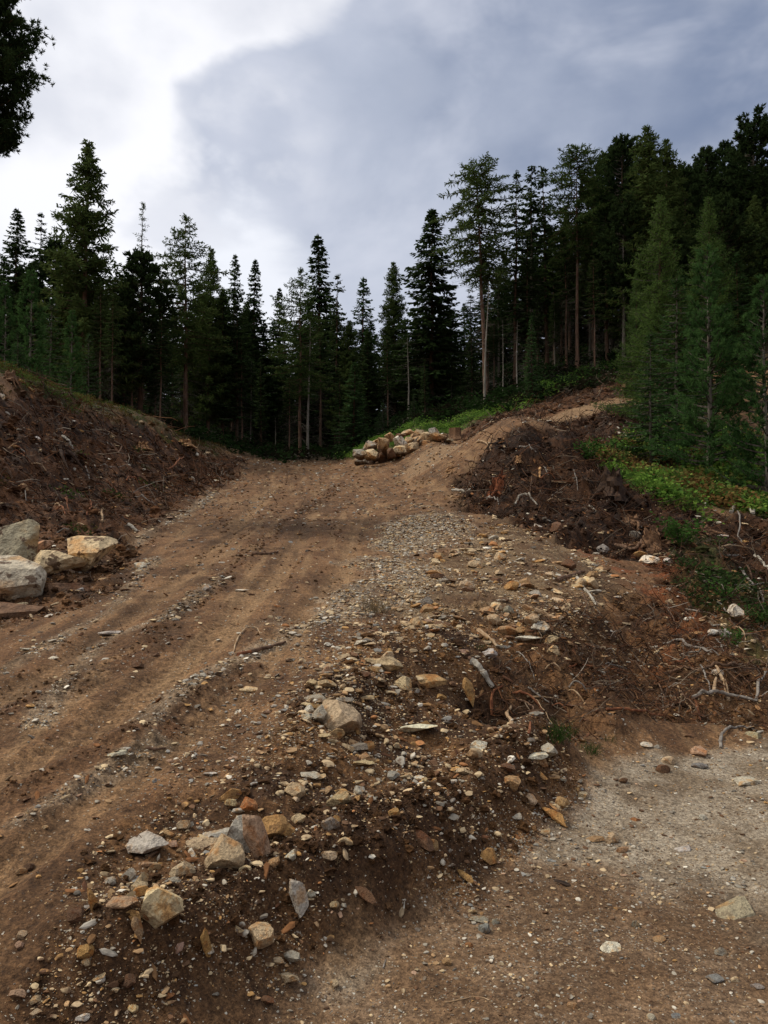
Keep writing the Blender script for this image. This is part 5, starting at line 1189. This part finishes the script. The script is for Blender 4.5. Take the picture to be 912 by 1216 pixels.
# ------------------------------------------------------------------ stumps
STUMPW = {'red': mat_wood('torn_red_wood', (.07, .022, .010), (.24, .078, .03)), 'dark': mat_wood('rotten_wood', (.025, .014, .009), (.065, .036, .02)), 'brown': mat_wood('stump_bark', (.10, .055, .03), (.22, .12, .06)), 'orange': mat_wood('cut_stump_wood', (.20, .10, .04), (.42, .24, .11))}
def stump(u, v, wpx, hpx, kind, lab, roots=5, jag=.35, rl=1.3, tilt=0.0, cut=False):
    x, y = px2w(u, v + hpx * .4); sc = y / FPX; r = wpx * sc * .5; h = hpx * sc
    rng = np.random.default_rng(int(u * 3 + v)); root = bpy.data.objects.new('tree_stump', None); scn.collection.objects.link(root)
    root.location = (x, y, hz(x, y) - h * .05); root.rotation_euler = (0, tilt, 0); tag(root, lab, 'tree stump', 'stumps left by the clearing')
    n = 18; zs = np.linspace(-.15, 1, 9); an = np.arange(n) / n * 6.283; lob = 1 + .16 * np.sin(an * 3 + rng.uniform(0, 6)) + .09 * np.sin(an * 7 + rng.uniform(0, 6))
    top = 1 - jag * rng.random(n) if not cut else np.ones(n)
    V = []
    for z in zs:
        rr = r * lob * (1 + .55 * math.exp(-max(z, 0) * 5)) * (1 - .22 * z * (0 if cut else 1))
        V.append(np.c_[rr * np.cos(an), rr * np.sin(an), h * z * np.where(z > .5, 1 - (1 - top) * (z - .5) * 2, 1)])
    V = np.concatenate(V); V[:, :2] *= 1 + (.0 if cut else .30) * rng.normal(0, .5, (len(V), 1)); i = np.arange(8)[:, None] * n + np.arange(n); j = np.arange(8)[:, None] * n + (np.arange(n) + 1) % n
    Q = np.stack([i, j, j + n, i + n], -1).reshape(-1, 4); V = np.r_[V, [[0, 0, h * (.96 if cut else .62)]]]; c = len(V) - 1
    T_ = [(8 * n + a, 8 * n + (a + 1) % n, c) for a in range(n)]
    body = new_mesh('stump_body', V, [Q] if cut else [Q, T_], smooth=True); body.set_sharp_from_angle(angle=R_(35)); link('trunk', body, STUMPW[kind if not cut else 'brown'], root)
    if cut:
        rim = V[8 * n:9 * n] + [0, 0, .004]; cv = np.r_[rim * [.97, .97, 1], [[0, 0, h * 1.004 + .004]]]
        link('cut_face', new_mesh('cut_face', cv, [[(a, (a + 1) % n, n) for a in range(n)]]), STUMPW['orange'], root)
    for k in range(roots):
        az = k * 6.283 / roots + rng.uniform(-.4, .4); s = np.linspace(0, 1, 8); ln = r * 2 * rl * rng.uniform(.7, 1.5)
        P = np.c_[np.cos(az + s * rng.uniform(-.7, .7)) * (r * .6 + s * ln), np.sin(az + s * rng.uniform(-.7, .7)) * (r * .6 + s * ln), h * .28 * (1 - s) ** 2 + np.sin(s * 5) * r * .12]
        P[:, 2] += (H(P[:, 0] + x, P[:, 1] + y) - hz(x, y)).clip(-ln * .8, ln) * s * .9
        RV, RQ = tube(P, r * .26 * (1.1 - s) + .004, 6); link('root', new_mesh('stump_root', RV, [RQ], smooth=True), STUMPW[kind if kind in ('red', 'dark') else 'brown'], root)
stump(590, 574, 15, 44, 'red', 'torn red-brown upright stump in the front of the root heap', 5, .75, 1.2, tilt=.12)
stump(727, 571, 24, 42, 'dark', 'black rotten stump at the east end of the root heap', 4, .5, 1.0)
stump(774, 640, 20, 30, 'brown', 'brown stump with spreading roots above the gravel slope', 7, .4, 1.6)
stump(541, 516, 14, 14, 'orange', 'freshly cut stump block at the east end of the boulder pile', 3, .1, .4, cut=True)
stump(746, 459, 12, 9, 'orange', 'small cut orange stump high beside the dark cut slope', 3, .1, .4, cut=True)
stump(12, 446, 12, 14, 'brown', 'brown stump on the highest point of the west bank', 5, .5, 1.2)
stump(161, 478, 6, 11, 'orange', 'small orange stump on the west bank crest', 3, .3, .8); stump(220, 526, 15, 9, 'orange', 'torn orange stump near the far end of the west bank', 4, .6, 1.0)
stump(169, 529, 11, 9, 'orange', 'broken orange stump in the middle of the west bank', 4, .6, 1.0); stump(72, 533, 20, 14, 'dark', 'low dark stump with roots in the middle of the west bank', 6, .5, 1.4)
stump(535, 556, 7, 7, 'orange', 'small orange stump at the west tip of the root heap', 3, .4, .8); stump(616, 545, 7, 9, 'orange', 'little pale stump sticking out of the heap top', 3, .4, .8)
stump(752, 617, 16, 14, 'brown', 'brown root stump on the rim of the meadow', 6, .6, 1.4); stump(835, 628, 18, 12, 'brown', 'low brown root plate at the meadow edge', 7, .6, 1.5)
stump(797, 640, 12, 10, 'brown', 'small root stump between shrub and stump with roots', 5, .6, 1.4)

# fallen branches strewn over the east slope, the banks and the heap
def strewn():
    rnd = random.Random(90); A = [((600,850),(900,720),60,'on the branchy east slope'),((545,600),(740,530),22,'on the root heap'),((10,640),(230,500),34,'on the west bank'),((800,700),(905,620),12,'beside the meadow edge')]
    for (u0, v0), (u1, v1), n, where in A:
        for k in range(n):
            u = rnd.uniform(u0, u1); v = rnd.uniform(min(v0, v1), max(v0, v1)); 
            if 'west' in where and v < 470 + (u * .33) : continue
            if 'slope' in where and (v < 1010 - u * .36 or v > 1010 - u*.14): continue
            L = rnd.uniform(18, 46) * (.6 if 'bank' in where or 'heap' in where else 1); an = rnd.gauss(.35, .5); du, dv = L * math.cos(an) / 2, L * math.sin(an) / 2
            m = rnd.choice(['grey', 'brown', 'brown', 'red', 'grey', 'brown', 'tan'] if 'slope' in where else ['brown', 'grey', 'red', 'tan'])
            try: stick([(u - du, v - dv), (u + rnd.uniform(-3, 3), v + rnd.uniform(-3, 3)), (u + du, v + dv)], rnd.uniform(1.2, 2.6), m, {'grey': 'grey', 'brown': 'brown', 'red': 'reddish', 'pale': 'bleached', 'tan': 'pale tan'}[m] + ' thin fallen branch ' + where, 'branch', 'branch', arch=rnd.uniform(0, .08))
            except Exception as e: print('skip', e)
strewn()
